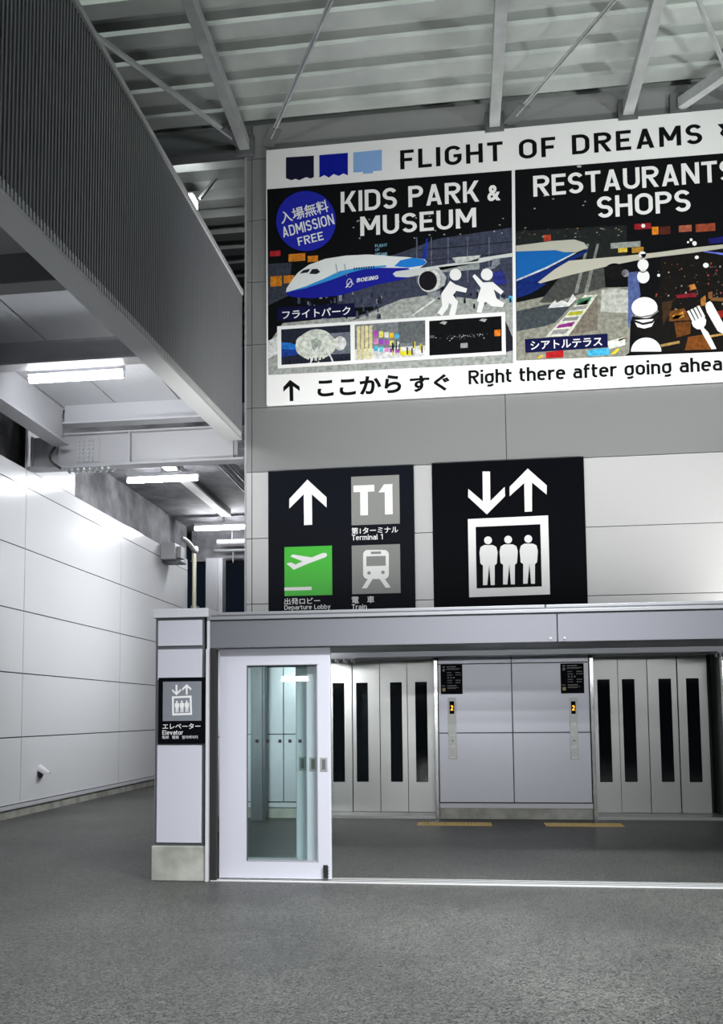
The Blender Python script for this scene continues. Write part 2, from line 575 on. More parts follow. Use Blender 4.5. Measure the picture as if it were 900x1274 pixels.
class Print:
    """flat printed shapes on a vertical board facing -Y, given in photo pixels"""
    def __init__(s, Y):
        s.Y = Y; s.b = MB()

    def P(s, pts, m, zl=None, k=0):
        q = [onY(*(zl(*p) if zl else p), s.Y - k) for p in pts]
        n = len(q)
        ar = sum(q[i].x * q[(i + 1) % n].z - q[(i + 1) % n].x * q[i].z for i in range(n))
        if ar < 0:
            q = q[::-1]
        s.b.poly(q, m)
        return s

    def E(s, c, rx, ry, m, zl=None, n=28, k=0, a0=0, a1=2 * pi):
        full = abs(a1 - a0 - 2 * pi) < 1e-6
        nn = n if full else n + 1
        return s.P([(c[0] + rx * cos(a0 + (a1 - a0) * i / n), c[1] + ry * sin(a0 + (a1 - a0) * i / n)) for i in range(nn)], m, zl, k)

    def R(s, tl, br, m, zl=None, k=0):
        a = onY(*(zl(*tl) if zl else tl), s.Y - k); c = onY(*(zl(*br) if zl else br), s.Y - k)
        y = s.Y - k
        s.b.poly([(a.x, y, c.z), (c.x, y, c.z), (c.x, y, a.z), (a.x, y, a.z)], m)
        return s

    def build(s, name, parent):
        return s.b.build(name, parent)


# ================================================================== STRUCTURE
WY = 13.4          # plane of the sign wall and the lift wall
LX = -7.15         # plane of the left panel wall
FY = 8.3           # plane of the lobby front

fl = MB()
fl.poly([(-16, -14, 0), (16, -14, 0), (16, 40, 0), (-16, 40, 0)], ASPH)
struct(fl.build('floor'))


def panel_grid(mb, us, vs, put, face, gap=.012):
    for i in range(len(us) - 1):
        for j in range(len(vs) - 1):
            put(us[i] + gap / 2, us[i + 1] - gap / 2, vs[j] + gap / 2, vs[j + 1] - gap / 2)


# --- sign wall (upper) with the lift wall below it
w = MB()
VZ = [2.505, 3.37, 4.43, 5.515, 6.58, 7.64, 8.70, 9.76, 10.82, 11.42]
HX = [-3.40, -3.30, .765, 4.83, 8.9]
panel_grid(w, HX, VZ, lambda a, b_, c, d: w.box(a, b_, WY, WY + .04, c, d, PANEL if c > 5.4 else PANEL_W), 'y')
w.box(-3.40, 8.9, WY + .03, WY + .3, 2.505, 11.42, JOINT)
w.box(-3.42, -3.39, WY - .01, WY + .32, 0.0, 11.42, STEEL_PT)      # corner angle
struct(w.build('wall_back'))

w = MB()
E1 = (-2.20, -.42); E2 = (1.98, 3.76)          # lift openings
for us in ([-3.38, -2.79, -2.26], [-.36, .765, 1.92], [3.92, 4.9, 6.0, 7.2]):
    panel_grid(w, us, [.245, 1.30, 2.36, 2.50], lambda a, b_, c, d: w.box(a, b_, WY, WY + .04, c, d, LOBBY_P), 'y', .016)
    w.box(us[0], us[-1], WY + .03, 14.6, 0, 2.5, JOINT)
    w.box(us[0] - .0, us[-1], WY - .025, WY + .02, .165, .235, WHITE_PT)
    w.box(us[0], us[-1], WY + .0, WY + .04, 0, .165, CONC)
w.box(-3.4, 7.2, 14.3, 14.6, 0, 2.5, JOINT)
struct(w.build('wall_elevator'))

# --- left panel wall with kerb
w = MB()
LZ = [.21, 1.28, 2.32, 3.35, 4.39, 5.43, 5.74]
LYs = [-2.85, 1.21, 5.27, 9.33, 13.39, 17.45, 21.95]
panel_grid(w, LYs, LZ, lambda a, b_, c, d: w.box(LX - .04, LX, a, b_, c, d, PANEL_L), 'x', .018)
w.box(LX - .3, LX - .03, -2.85, 21.95, .0, 5.74, JOINT)
w.box(LX - .04, LX, 13.40, 15.2, 5.743, 6.62, PANEL_L)
w.box(LX - .06, LX - .03, 15.2, 21.95, 5.743, 6.62, CEIL_DK)  # shade on the upper wall, put in as a dark strip
w.box(LX - .36, LX - .3, -2.85, 21.95, 5.6, 6.8, CEIL_DK)
struct(w.build('wall_left'))
w = MB()
for k in range(14):
    y0 = -2.85 + k * 1.77
    w.box(LX - .06, LX - .005, y0 + .006, y0 + 1.764, 0, .15, CONC)
w.box(LX - .03, LX + .03, -2.85, 21.95, .145, .20, WHITE_PT)
struct(w.build('baseboard_left'))

# --- high roof deck: trapezoidal sheet, ribs along X
d = MB()
per = .58
y = 2.0
prof = []
while y < 22:
    prof += [(y, 11.42), (y + .27, 11.42), (y + .31, 11.60), (y + .54, 11.60)]
    y += per
x0, x1 = -10, 10
vs = []
for (yy, zz) in prof:
    vs += [(x0, yy, zz), (x1, yy, zz)]
d.raw(vs, [(2 * i, 2 * i + 2, 2 * i + 3, 2 * i + 1) for i in range(len(prof) - 1)], DECK)
d.box(x0, x1, 2, 22, 11.66, 11.72, DECK)
struct(d.build('ceiling'))

# --- low ceiling over the walkway on the left
d = MB()
for xa, xb in ((-9, -6.42), (-6.41, -5.5), (-5.49, -4.42), (-4.41, -3.74)):
    d.box(xa + .006, xb - .006, 2, 13.3, 6.68, 6.74, CEIL_L)
d.box(-9, -3.74, 2, 13.3, 6.72, 6.80, JOINT)
d.box(-9, -3.43, 13.5, 23.4, 6.62, 6.72, CEIL_DK)
struct(d.build('ceiling_left'))

# --- lobby ceiling and lobby side wall
d = MB()
d.box(-3.36, 7.2, 9.56, 13.38, 2.515, 2.54, CEIL_LOB); d.box(-2.96, 7.2, 8.62, 9.56, 2.515, 2.54, CEIL_LOB)
struct(d.build('ceiling_lobby'))
d = MB()
panel_grid(d, [9.55, 11.5, 13.39], [.2, 1.30, 2.51], lambda a, b_, c, e: d.box(-3.40, -3.37, a, b_, c, e, LOBBY_P), 'x', .016)
d.box(-3.42, -3.385, 9.55, 13.39, 0, 2.51, JOINT)
d.box(-3.42, -3.37, 9.55, 13.39, 0, .2, CONC)
d.box(-3.42, -2.97, 9.50, 9.55, 0, 2.51, LOBBY_P)
d.box(-3.02, -2.97, 8.66, 9.50, 0, 2.51, LOBBY_P)
struct(d.build('wall_lobby'))

# ================================================================== ROOF STEEL
# ribbed fascia screen along the edge of the low roof
FX = -3.45


def zlow(y): return 5.74 + (y - 6) * .056


def zup(y): return 8.20 + (y - 7) * .045


scr = thing('ribbed_fascia', 'dark grey ribbed sheet fascia running from overhead to the left end of the sign wall', 'fascia', (FX, 8.0, 5.8))
rb = MB()
y = 2.4
n = 0
pv = []
while y < 13.34:
    pv += [(y, 0), (y + .026, 0), (y + .034, -.022), (y + .052, -.022)]
    y += .06
vs = []
for yy, dx in pv:
    vs += [(FX + dx, yy, zlow(yy)), (FX + dx, yy, zup(yy))]
rb.raw(vs, [(2 * i, 2 * i + 2, 2 * i + 3, 2 * i + 1) for i in range(len(pv) - 1)], FASCIA)
rb.box(FX - .10, FX - .03, 2.4, 2.45, zlow(2.4), zup(2.4), FASCIA)
rb.raw([(FX - .05, 2.4, zlow(2.4)), (FX - .05, 13.34, zlow(13.34)), (FX - .05, 13.34, zup(13.34)), (FX - .05, 2.4, zup(2.4))], [(0, 1, 2, 3)], FASCIA)
rb.build('ribbed_sheet', scr)
tt = MB()
y = 2.4
while y < 13.3:                                        # rib ends, kept pale so the light on them is in the colour
    tt.box(FX - .018, FX + .004, y + .002, y + .03, zlow(y) - .07, zlow(y) + .015, FASCIA_T)
    y += .06
o = tt.build('rib_ends', scr); o['label'] = 'pale lower ends of the ribs'
bf = MB()


def sloped(mb, xa, xb, zf_, d0, d1, m, y0=2.4, y1=13.34):
    v = [(x, yy, zf_(yy) + dz) for x in (xa, xb) for yy in (y0, y1) for dz in (d0, d1)]
    mb.raw(v, [(0, 1, 3, 2), (4, 6, 7, 5), (0, 4, 5, 1), (2, 3, 7, 6), (0, 2, 6, 4), (1, 5, 7, 3)], m)


sloped(bf, FX - .27, FX + .0, zlow, -.11, -.07, FLANGE)
sloped(bf, FX - .27, FX - .25, zlow, -.07, .9, FLANGE)
bf.build('bottom_flange', scr)
tc_ = MB()
sloped(tc_, FX - .12, FX + .025, zup, -.02, .05, FLANGE)
tc_.build('top_cap', scr)

# beams under the high deck, running away from the sign wall
ends = [(-3.40, 'pale square roof beam above the left end of the billboard'),
        (.69, 'pale square roof beam over the middle of the billboard'),
        (2.76, 'pale square roof beam over the right half of the billboard')]
for X, lab in ends:
    t = thing('roof_beam', lab, 'beam', (X, 13.3, 11.0), 'beams under the roof deck')
    q = MB(); q.box(X - .085, X + .085, 3.0, 13.3, 10.93, 11.11, GALV)
    q.build('beam', t, .008)
    q = MB(); q.box(X - .15, X + .15, 13.3, 13.395, 10.86, 11.20, STEEL_DK)
    q.build('end_plate', t, .006)
braces = [((-2.92, 13.15), (-1.0, 9.6), 'slim brace under the deck right of the left roof beam', .07),
          ((1.02, 13.15), (2.72, 10.14), 'slim dark brace between the middle and right roof beams', .07),
          ((4.25, 13.0), (2.82, 10.40), 'slim brace at the top right corner running back to the right roof beam', .07),
          ((-3.55, 13.05), (-5.4, 9.8), 'dark brace behind the fascia left of the left roof beam', .11)]
for (a, c, lab, wd_) in braces:
    t = thing('roof_brace', lab, 'brace', (a[0], a[1], 11.0), 'braces under the roof deck')
    q = MB()
    q.bar((*a, 11.0), (*c, 11.0), wd_, .012, GALV)
    q.bar((*a, 11.0), (*c, 11.0), .012, wd_, GALV)
    q.build('angle_bar', t)
    q = MB()
    dx = Vector((c[0] - a[0], c[1] - a[1], 0)).normalized()
    g = Vector((*a, 10.985))
    q.bar(g - dx * .22, g + dx * .25, .20, .014, STEEL_DK)
    for k in range(3):
        p = g + dx * (.04 + k * .07)
        q.cyl(p - Vector((0, 0, .02)), p + Vector((0, 0, .0)), .016, GALV, 6)
    q.build('gusset', t)
t = thing('knee_brace', 'thick pale brace rising from the wall top at the right edge', 'brace', (3.55, 13.3, 10.9))
q = MB(); q.bar((3.55, 13.30, 11.03), (4.65, 12.05, 11.06), .13, .17, GALV); q.build('bar', t, .006)
q = MB(); q.box(3.40, 3.72, 13.3, 13.395, 10.92, 11.22, STEEL_DK); q.build('end_plate', t)
# backlit beam left of the wall, its shade put into the colour
t = thing('edge_beam', 'dark steel beam spanning from the sign wall to behind the fascia', 'beam', (-5.4, 13.5, 11.0))
q = MB(); q.box(-9.0, -3.44, 13.44, 13.47, 10.98, 11.40, STEEL_DK)
q.box(-9.0, -3.44, 13.36, 13.56, 10.95, 10.98, STEEL_DK); q.box(-9.0, -3.44, 13.36, 13.56, 11.38, 11.41, STEEL_DK)
q.build('web', t)
# roof floodlight glimpsed beyond the fascia
t = thing('roof_floodlight', 'glowing floodlight under the high roof behind the fascia edge', 'light', (-4.85, 14.6, 11.0))
q = MB(); q.box(-4.98, -4.68, 14.55, 14.85, 11.04, 11.09, GALV); q.bar((-4.6, 14.7, 11.05), (-4.3, 14.7, 11.42), .05, .05, GALV); q.build('bracket', t)
q = MB(); q.box(-5.0, -4.66, 14.52, 14.80, 10.90, 11.04, FLOOD); q.build('lamp', t, .02)

# ---- low roof steel
cb = [(8.62, 'dark ceiling cross beam nearest overhead at left', STEEL_DK, 6.29),  # its front face is unlit; that shade is in the dark colour
      (10.75, 'grey ceiling cross beam just in front of the big tube light', STEEL_PT, 6.33),
      (13.12, 'pale cross beam tucked above the bolted steel girder', STEEL_PT, 6.34)]
for Y, lab, mm, zb in cb:
    t = thing('ceiling_beam', lab, 'beam', (-5.1, Y, zb), 'cross beams of the low ceiling')
    q = MB(); q.box(-6.36, -3.72, Y - .02, Y + .02, zb + .03, 6.68, mm); q.build('web', t)
    q = MB(); q.box(-6.36, -3.72, Y - .12, Y + .12, zb, zb + .03, mm); q.build('bottom_flange', t, .004)
t = thing('edge_girder', 'grey girder running along the ceiling beside the left wall', 'beam', (-6.45, 8, 6.05))
q = MB(); q.box(-6.47, -6.44, 2, 13.2, 6.08, 6.678, STEEL_PT); q.build('web', t)
q = MB(); q.box(-6.60, -6.31, 2, 13.2, 6.04, 6.08, STEEL_PT); q.build('bottom_flange', t, .004)

gd = thing('bolted_girder', 'grey steel girder with bolted splice spanning from left wall to fascia', 'beam', (-5.3, 13.45, 5.74))
q = MB(); q.box(-7.12, -3.55, 13.44, 13.47, 5.77, 6.28, STEEL_PT); q.build('web', gd)
q = MB(); q.box(-7.12, -3.43, 13.355, 13.60, 5.73, 5.77, STEEL_PT); q.build('bottom_flange', gd, .005)
q = MB(); q.box(-6.5, -3.55, 13.36, 13.58, 6.28, 6.31, STEEL_PT); q.build('top_flange', gd, .005)
for X in (-7.06, -6.58, -5.36, -3.62):
    q = MB(); q.box(X - .012, X + .012, 13.36, 13.44, 5.77, 6.28, STEEL_PT); q.build('stiffener', gd)
sp = MB(); sp.box(-6.30, -5.90, 13.425, 13.44, 5.82, 6.24, STEEL_PT)
sp = sp.build('splice_plate', gd)
for i in range(4):
    for j in range(6):
        q = MB(); X = -6.26 + (i * .075 if i < 2 else .17 + (i - 2) * .075); Z = 5.85 + j * .068
        q.cyl((X, 13.425, Z), (X, 13.40, Z), .017, GALV, 6)
        q.build('bolt', sp)
sp2 = MB(); sp2.box(-6.52, -5.66, 13.335, 13.585, 5.712, 5.73, STEEL_PT)
sp2 = sp2.build('flange_plate', gd)
for i in range(8):
    for j in range(2):
        q = MB(); X = -6.46 + i * .106; Y = 13.375 + j * .16
        q.cyl((X, Y, 5.712), (X, Y, 5.675), .026, GALV, 6)
        q.build('bolt', sp2)
cb_ = MB()
pts = []
for k in range(15):
    a = k / 14
    pts.append(Vector((-6.56 - .13 * sin(a * pi * .9) + .12 * a * a, 13.20 + .04 * a, 6.03 - .35 * a)))
cb_.tube(pts, .022, RUBBER)
tag(cb_.build('cable', loc=pts[0]), 'black cable looping down past the left end of the bolted girder', 'cable')


def tube_light(X, Y, Z, Ln, lab, lit=TUBE):
    t = thing('tube_light', lab, 'light', (X, Y, Z), 'tube lights of the walkway')
    q = MB(); q.box(X - Ln / 2, X + Ln / 2, Y - .05, Y + .05, Z + .06, Z + .13, WHITE_PT)
    q.box(X - .03, X + .03, Y - .02, Y + .02, Z + .13, 6.62 if Y > 13.4 else 6.68, WHITE_PT)
    q.build('housing', t)
    q = MB(); q.cyl((X - Ln / 2 + .02, Y, Z), (X + Ln / 2 - .02, Y, Z), .045, lit, 14); q.build('tube', t)
    q = MB()
    for s in (-1, 1):
        q.box(X + s * (Ln / 2 - .02), X + s * (Ln / 2), Y - .03, Y + .03, Z - .04, Z + .07, WHITE_PT)
    q.build('end_cap', t)
    return t


tube_light(-5.22, 11.08, 6.29, 1.38, 'brightest long tube light on the low ceiling in front of the bolted girder')
tube_light(-5.82, 16.27, 6.29, 1.47, 'tube light on the dark ceiling just past the bolted girder', TUBE_B)
tube_light(-5.85, 20.8, 6.29, 1.50, 'farthest tube light near the walkway end', TUBE_B)

ch = MB(); ch.box(-5.72, -5.50, 14.9, 20.2, 6.44, 6.49, SIGN_WH); ch.box(-5.72, -5.50, 14.9, 20.2, 6.49, 6.62, STEEL_DK)
tag(ch.build('ceiling_channel', loc=(-5.61, 17.5, 6.5)), 'white ceiling channel running between the far tube lights', 'channel')
for k, (X, lab) in enumerate(((-4.72, 'left one of two thin conduits on the dark ceiling'), (-4.52, 'right one of two thin conduits on the dark ceiling'))):
    q = MB(); q.cyl((X, 14.2, 6.58), (X, 20, 6.58), .02, STEEL_PT, 8)
    tag(q.build('conduit', loc=(X, 17, 6.58)), lab, 'conduit', 'ceiling conduits')
q = MB(); q.box(-4.3, -3.46, 14.3, 16.6, 6.52, 6.62, CEIL_L)
for k in range(5):
    q.box(-4.3, -3.46, 14.35 + k * .45, 14.38 + k * .45, 6.505, 6.52, STEEL_PT)
tag(q.build('ceiling_vent_panel', loc=(-3.9, 15.4, 6.5)), 'pale louvred ceiling panel beside the sign wall corner', 'vent')

# far end of the walkway
t = thing('end_beam', 'dark downstand beam closing the ceiling at the walkway end', 'beam', (-5.3, 22.5, 5.8))
q = MB(); q.box(-7.2, -3.43, 22.45, 22.6, 5.78, 6.62, CEIL_DK); q.box(-7.2, -3.43, 22.35, 22.7, 5.75, 5.79, CEIL_DK); q.build('web', t)
t = thing('far_pipe', 'pale pipe hung under the ceiling by the farthest tube light', 'pipe', (-5.3, 21.8, 6.14))
q = MB(); q.cyl((-6.3, 21.8, 6.14), (-3.45, 21.8, 6.14), .075, STEEL_PT, 12); q.build('run', t)
for X in (-5.9, -4.95, -4.1):
    q = MB(); q.cyl((X, 21.8, 6.2), (X, 21.8, 6.62), .012, GALV, 6); q.cyl((X - .01, 21.8, 6.14), (X + .01, 21.8, 6.14), .09, GALV, 12); q.build('hanger', t)
q = MB(); q.cyl((-6.4, 21.9, 5.93), (-3.45, 21.9, 5.93), .05, STEEL_DK, 10)
for k in range(5):
    q.cyl((-5.9 + k * .5, 21.9, 5.93), (-5.9 + k * .5, 21.9, 5.6 + .06 * (k % 2)), .018, STEEL_DK, 6)
q.build('branch', t)
COLG = mat('column_grey', (.27, .275, .29), .5)
t = thing('steel_column', 'grey steel column standing at the far end of the walkway', 'column', (-6.55, 22.0, 0))
q = MB(); q.box(-6.64, -6.31, 21.9, 21.94, 0, 5.745, COLG); q.box(-6.64, -6.31, 22.2, 22.24, 0, 5.745, COLG); q.box(-6.50, -6.46, 21.94, 22.2, 0, 5.745, COLG)
q.build('shaft', t, .004)
q = MB(); q.box(-6.31, -6.19, 21.92, 22.24, 0, 5.745, STEEL_PT); q.build('side_cover', t, .004)
q = MB(); q.cyl((-6.98, 22.0, 0), (-6.98, 22.0, 5.9), .055, PIPE_Y, 12)
for z in (1.2, 2.6, 4.45):
    q.box(-7.06, -6.90, 21.98, 22.2, z, z + .05, GALV)
tag(q.build('downpipe', loc=(-6.98, 22.0, 0)), 'cream downpipe between left wall end and steel column', 'pipe')
t = thing('junction_box', 'grey box fixed high on the left wall above the sign pillar', 'box', (-7.15, 20.0, 5.4))
q = MB(); q.box(-7.14, -6.78, 19.82, 20.35, 5.36, 5.76, BOX_G); q.build('body', t, .015)
q = MB(); q.box(-7.14, -6.70, 19.95, 20.45, 5.32, 5.36, STEEL_DK); q.box(-6.78, -6.68, 20.0, 20.3, 5.42, 5.70, BOX_G); q.build('bracket', t)
q = MB()
q.tube([Vector((-6.8 + .2 * sin(a), 20.4 + a * .3, 5.86 + .12 * cos(a * 2))) for a in [i * .3 for i in range(9)]], .06, BOX_G, 10)
q.build('flexible_duct', t)

t = thing('wall_vent_hood', 'small pale hooded vent low on the left wall', 'vent', (LX, 13.99, .66))
c0 = Vector((LX, 14.05, .70))
hv = []
hf = []
nr = 10
for i in range(nr + 1):
    a = pi * i / nr
    for dx, rr in ((0.0, .105), (.10, .09), (.17, .03)):
        hv.append((LX + dx, c0.y + rr * cos(a), .70 + rr * sin(a) * .95 - (.06 if dx else .0)))
for i in range(nr):
    for k in range(2):
        p = i * 3 + k
        hf.append((p, p + 1, p + 4, p + 3))
q = MB(); q.raw(hv, hf, WHITE_PT, True)
q.build('hood', t)
q = MB(); q.cyl((LX, c0.y, .66), (LX + .012, c0.y, .66), .10, STEEL_DK, 20); q.build('flange', t)

# ================================================================== ENTRANCE
# sign pillar at the left of the doors
pl = thing('sign_pillar', 'pale clad pillar on a concrete foot carrying the small elevator sign', 'pillar', (-2.77, 8.42, 0))
PX0, PX1, PY0, PY1 = -3.03, -2.51, 8.27, 8.60
q = MB(); q.box(PX0 - .01, PX1 + .01, PY0 - .012, PY1, 0, .335, CONC); q.build('concrete_foot', pl, .008)
q = MB(); q.box(PX0 + .01, PX1 - .01, PY0 + .012, PY1, .335, 2.57, FRAME_DK); q.build('frame', pl)
for z0, z1 in ((.365, 1.315), (1.96, 2.26), (2.295, 2.55)):
    q = MB(); q.box(PX0 + .035, PX1 - .03, PY0, PY0 + .03, z0, z1, LILAC); q.build('front_panel', pl, .004)
for z0, z1 in ((.365, 1.315), (1.335, 2.26), (2.295, 2.55)):
    q = MB(); q.box(PX0, PX0 + .03, PY0 + .03, PY1 - .03, z0, z1, LILAC); q.build('side_panel', pl, .004)
q = MB(); q.box(PX0 - .01, PX1 + .04, PY0 - .02, PY1 + .03, 2.575, 2.665, WHITE_PT); q.build('cap', pl, .006)

# small elevator sign on the pillar
zs = zf(190, 830, .088889)
SY = PY0 - .002


def lift_pictogram(prefix, zl, Y, parent, ox=0, oy=0, k=1.0, M_=SIGN_WH):
    """two arrows and a framed group of three people"""
    f = lambda x, y: zl(ox + x * k, oy + y * k)
    a = Print(Y); a.P([(330, 150), (368, 150), (370, 300), (443, 228), (445, 275), (352, 368), (257, 280), (257, 238), (332, 302)], M_, f); a.build('down_arrow', parent)
    a = Print(Y); a.P([(560, 135), (657, 220), (657, 268), (582, 205), (582, 353), (545, 355), (542, 208), (468, 275), (468, 228)], M_, f); a.build('up_arrow', parent)
    a = Print(Y)
    O_ = [(255, 392), (664, 373), (674, 775), (262, 790)]; I_ = [(295, 432), (624, 418), (632, 735), (300, 745)]
    for i in range(4):
        j = (i + 1) % 4
        a.P([O_[i], O_[j], I_[j], I_[i]], M_, f)
    a.build('cabin_frame', parent)
    for i in range(3):
        dx, dy = i * 102.5, -i * 3.5
        a = Print(Y)
        a.E((358 + dx, 500 + dy), 20, 20, M_, f)
        bd = [(338, 524), (382, 524), (400, 533), (407, 560), (403, 618), (392, 628), (392, 728), (372, 728), (364, 625), (354, 728), (332, 728), (332, 628), (319, 618), (314, 560), (320, 535)]
        a.P([(x + dx, y_ + dy) for x, y_ in bd], M_, f)
        a.build('person_figure', parent)


sg = thing('elevator_sign', 'small black elevator sign with a grey pictogram tile on the pillar', 'sign', tuple(onY(226, 885, PY0)))
q = MB(); a = onY(*zs(88, 150), SY); c = onY(*zs(748, 1068), SY)
q.box(a.x, c.x, SY - .012, SY + .035, c.z, a.z, SIGN_BK); q.build('panel', sg, .002)
SYf = SY - .014
q = Print(SYf); q.R((145, 205), (683, 750), SIGN_SL, zs); tile = q.build('pictogram_tile', sg)
# the pictogram is the same design at a smaller size; map its 255..674 span onto 270..552
kk = (552 - 270) / (674 - 255)
lift_pictogram('s', zf(190 + .088889 * (270 - 255 * kk), 830 + .088889 * (410 - 392 * kk), .088889), SYf - .002, tile, k=kk, M_=SIGN_WH)
lettering('japanese_lettering', 'エレベーター', zs(140, 790), zs(670, 865), SYf, SIGN_WH, sg, .012)
stroke_lettering('english_lettering', 'Elevator', zs(137, 885), zs(428, 945), SYf, SIGN_WH, sg, .14, .10)
lettering('small_lettering', '电梯   電梯   엘리베이터', zs(135, 958), zs(630, 1003), SYf, SIGN_WH, sg, .0)

# door post
po = thing('door_post', 'slim pale door post between pillar and sliding doors', 'post', (-2.44, 8.3, 0))
q = MB(); q.box(-2.492, -2.462, 8.235, 8.34, 0, 2.255, WHITE_PT); q.build('front_strip', po, .003)
q = MB(); q.box(-2.462, -2.395, 8.275, 8.34, 0, 2.255, RUBBER); q.build('channel', po, .003)

# canopy over the entrance
CAPG = mat('cap_grey', (.26, .265, .28), .4, .2)
cn = thing('entrance_canopy', 'long grey canopy beam across the lobby entrance', 'canopy', (1.5, 8.4, 2.26))
for xa, xb in ((-2.47, .905), (.912, 6.8)):
    q = MB(); q.box(xa, xb, 8.28, 8.56, 2.265, 2.535, HEADER)
    fp = q.build('fascia_panel', cn, .004)
    for X in ((xb - .06,) if xa < 0 else (xa + .06,)):
        q = MB(); q.cyl((X, 8.28, 2.30), (X, 8.272, 2.30), .012, STEEL, 8); q.build('screw', fp)
q = MB(); q.box(-2.49, -2.462, 8.262, 8.56, 2.255, 2.538, WHITE_PT); q.build('end_trim', cn, .003)
q = MB(); q.box(-2.49, 6.8, 8.262, 8.58, 2.543, 2.576, CAPG); q.build('lower_flashing', cn, .004)
for xa, xb in ((-2.40, .80), (.812, 6.8)):
    q = MB(); q.box(xa, xb, 8.30, 8.6, 2.588, 2.622, CAPG); q.build('upper_flashing', cn, .004)
q = MB(); q.box(-3.00, 7.2, 8.64, 13.39, 2.545, 2.605, HEADER); q.build('roof_slab', cn)
q = MB(); q.box(-2.46, 6.8, 8.30, 8.6, 2.53, 2.595, FRAME_DK); q.build('gutter', cn)

# sliding doors (three leaves stacked open)
P1 = lambda px, py, Y: onY(px, py, Y)


def sliding_door(x0, x1, y0, stile_l, lab, dots, bumper):
    t = thing('sliding_door', lab, 'door', ((x0 + x1) / 2, y0, .02), 'stacked sliding doors')
    y1 = y0 + .045
    z0, z1, gz0, gz1 = .02, 2.262, .185, 2.095
    gx0, gx1 = x0 + stile_l, x1 - .115
    q = MB()
    q.box(x0, gx0, y0, y1, z0, z1, LILAC); q.box(gx1, x1, y0, y1, z0, z1, LILAC)
    q.box(gx0, gx1, y0, y1, z0, gz0, LILAC); q.box(gx0, gx1, y0, y1, gz1, z1, LILAC)
    q.build('leaf', t)
    q = MB()
    g = .008
    q.box(gx0, gx0 + g, y0 - .003, y0 + .01, gz0, gz1, FRAME_DK); q.box(gx1 - g, gx1, y0 - .003, y0 + .01, gz0, gz1, STEEL_PT)
    q.box(gx0, gx1, y0 - .003, y0 + .01, gz1 - g, gz1, FRAME_DK); q.box(gx0, gx1, y0 - .003, y0 + .01, gz0, gz0 + g, STEEL_PT)
    q.build('glazing_bead', t)
    q = MB(); q.poly([(gx0, y0 + .022, gz0), (gx1, y0 + .022, gz0), (gx1, y0 + .022, gz1), (gx0, y0 + .022, gz1)], GLASS)
    gl_ = q.build('glass_pane', t)
    if dots:
        for px in dots:
            p = onY(px, 922, y0 + .02)
            q = MB(); q.box(p.x - .016, p.x + .016, y0 + .018, y0 + .021, p.z - .016, p.z + .016, RUBBER)
            q.build('sticker', gl_)
    hx = x1 - .058
    q = MB(); q.box(hx - .036, hx + .036, y0 - .005, y0 + .004, 1.05, 1.185, STEEL)
    h = q.build('flush_handle', t, .003)
    q = MB(); q.box(hx - .018, hx + .018, y0 - .007, y0, 1.068, 1.167, STEEL_DK); q.build('recess', h)
    if bumper:
        q = MB(); q.box(x1 - .065, x1 - .025, y0 - .03, y0 + .0, .03, .155, RUBBER)
        for k in range(4):
            q.box(x1 - .055, x1 - .018, y0 - .036, y0 - .0, .035 + k * .03, .05 + k * .03, RUBBER)
        q.build('bumper', t)
    q = MB(); q.box(x1, x1 + .012, y0 + .004, y1 - .004, z0, z1, WHITE_PT); q.build('edge_seal', t)
    return t


sliding_door(-2.385, -1.285, 8.36, .275, 'front pale sliding door with a tall glass pane and dotted stickers', (320, 333, 348.5, 361, 373.5), True)
sliding_door(-2.37, -1.405, 8.44, .12, 'middle sliding door leaf seen through the front door glass', None, False)
sliding_door(-2.37, -1.525, 8.52, .12, 'rear sliding door leaf seen deepest through the front door glass', None, False)

tk = thing('door_track', 'long bright steel floor track across the lobby entrance', 'track', (1, 8.35, 0))
q = MB(); q.box(-2.45, 6.8, 8.27, 8.50, 0.001, .010, mat('bright_track_steel', (.72, .72, .71), .4, .35)); q.build('plate', tk)
q = MB()
for y_ in (8.325, 8.385, 8.445):
    q.box(-2.45, 6.8, y_ - .008, y_ + .008, .010, .0135, STEEL_DK)
q.build('guide_slots', tk)

# ================================================================== LIFT LOBBY
def lift(x0, x1, lab, jr=0):
    t = thing('elevator_entrance', lab, 'elevator', ((x0 + x1) / 2, 13.6, 0), 'lift entrances in the lobby')
    for s, X in ((-1, x0), (1, x1 + jr)):
        q = MB()
        q.box(X - .055 if s < 0 else X, X if s < 0 else X + .055, WY - .04, WY + .05, .0, 2.5, CHROME)
        q.box(X - .05 if s < 0 else X, X if s < 0 else X + .05, WY + .05, 13.95, .0, 2.5, REVEAL)
        q.build('jamb', t, .004)
    q = MB(); q.box(x0, x1 + jr, WY - .02, 13.98, .0, .045, STEEL)
    for k in range(3):
        q.box(x0 + .02, x1 - .02, 13.86 + k * .03, 13.87 + k * .03, .045, .048, FRAME_DK)
    q.build('sill', t)
    q = MB(); q.box(x0, x1, WY + .1, 13.95, 2.46, 2.5, BRUSH); q.build('lintel', t)
    wdt = (x1 - x0) / 4
    for k in range(4):
        a, b_ = x0 + k * wdt + .004, x0 + (k + 1) * wdt - .004
        yy = 13.86 + (.0 if k in (0, 3) else .03)
        wx = (a + b_) / 2 + (0, -.065, .04, 0)[k]
        q = MB(); q.box(a, b_, yy, yy + .025, .05, 2.46, BRUSH)
        pnl = q.build('door_panel', t, .003)
        q = MB(); q.box(wx - .095, wx + .095, yy - .004, yy + .01, .52, 2.11, BLACKGL); q.build('window', pnl, .003)
    return t


lift(*E1, 'left steel lift entrance with four narrow dark windows beside the sliding door')
lift(*E2, 'right steel lift entrance with four narrow dark windows at the right edge', .08)


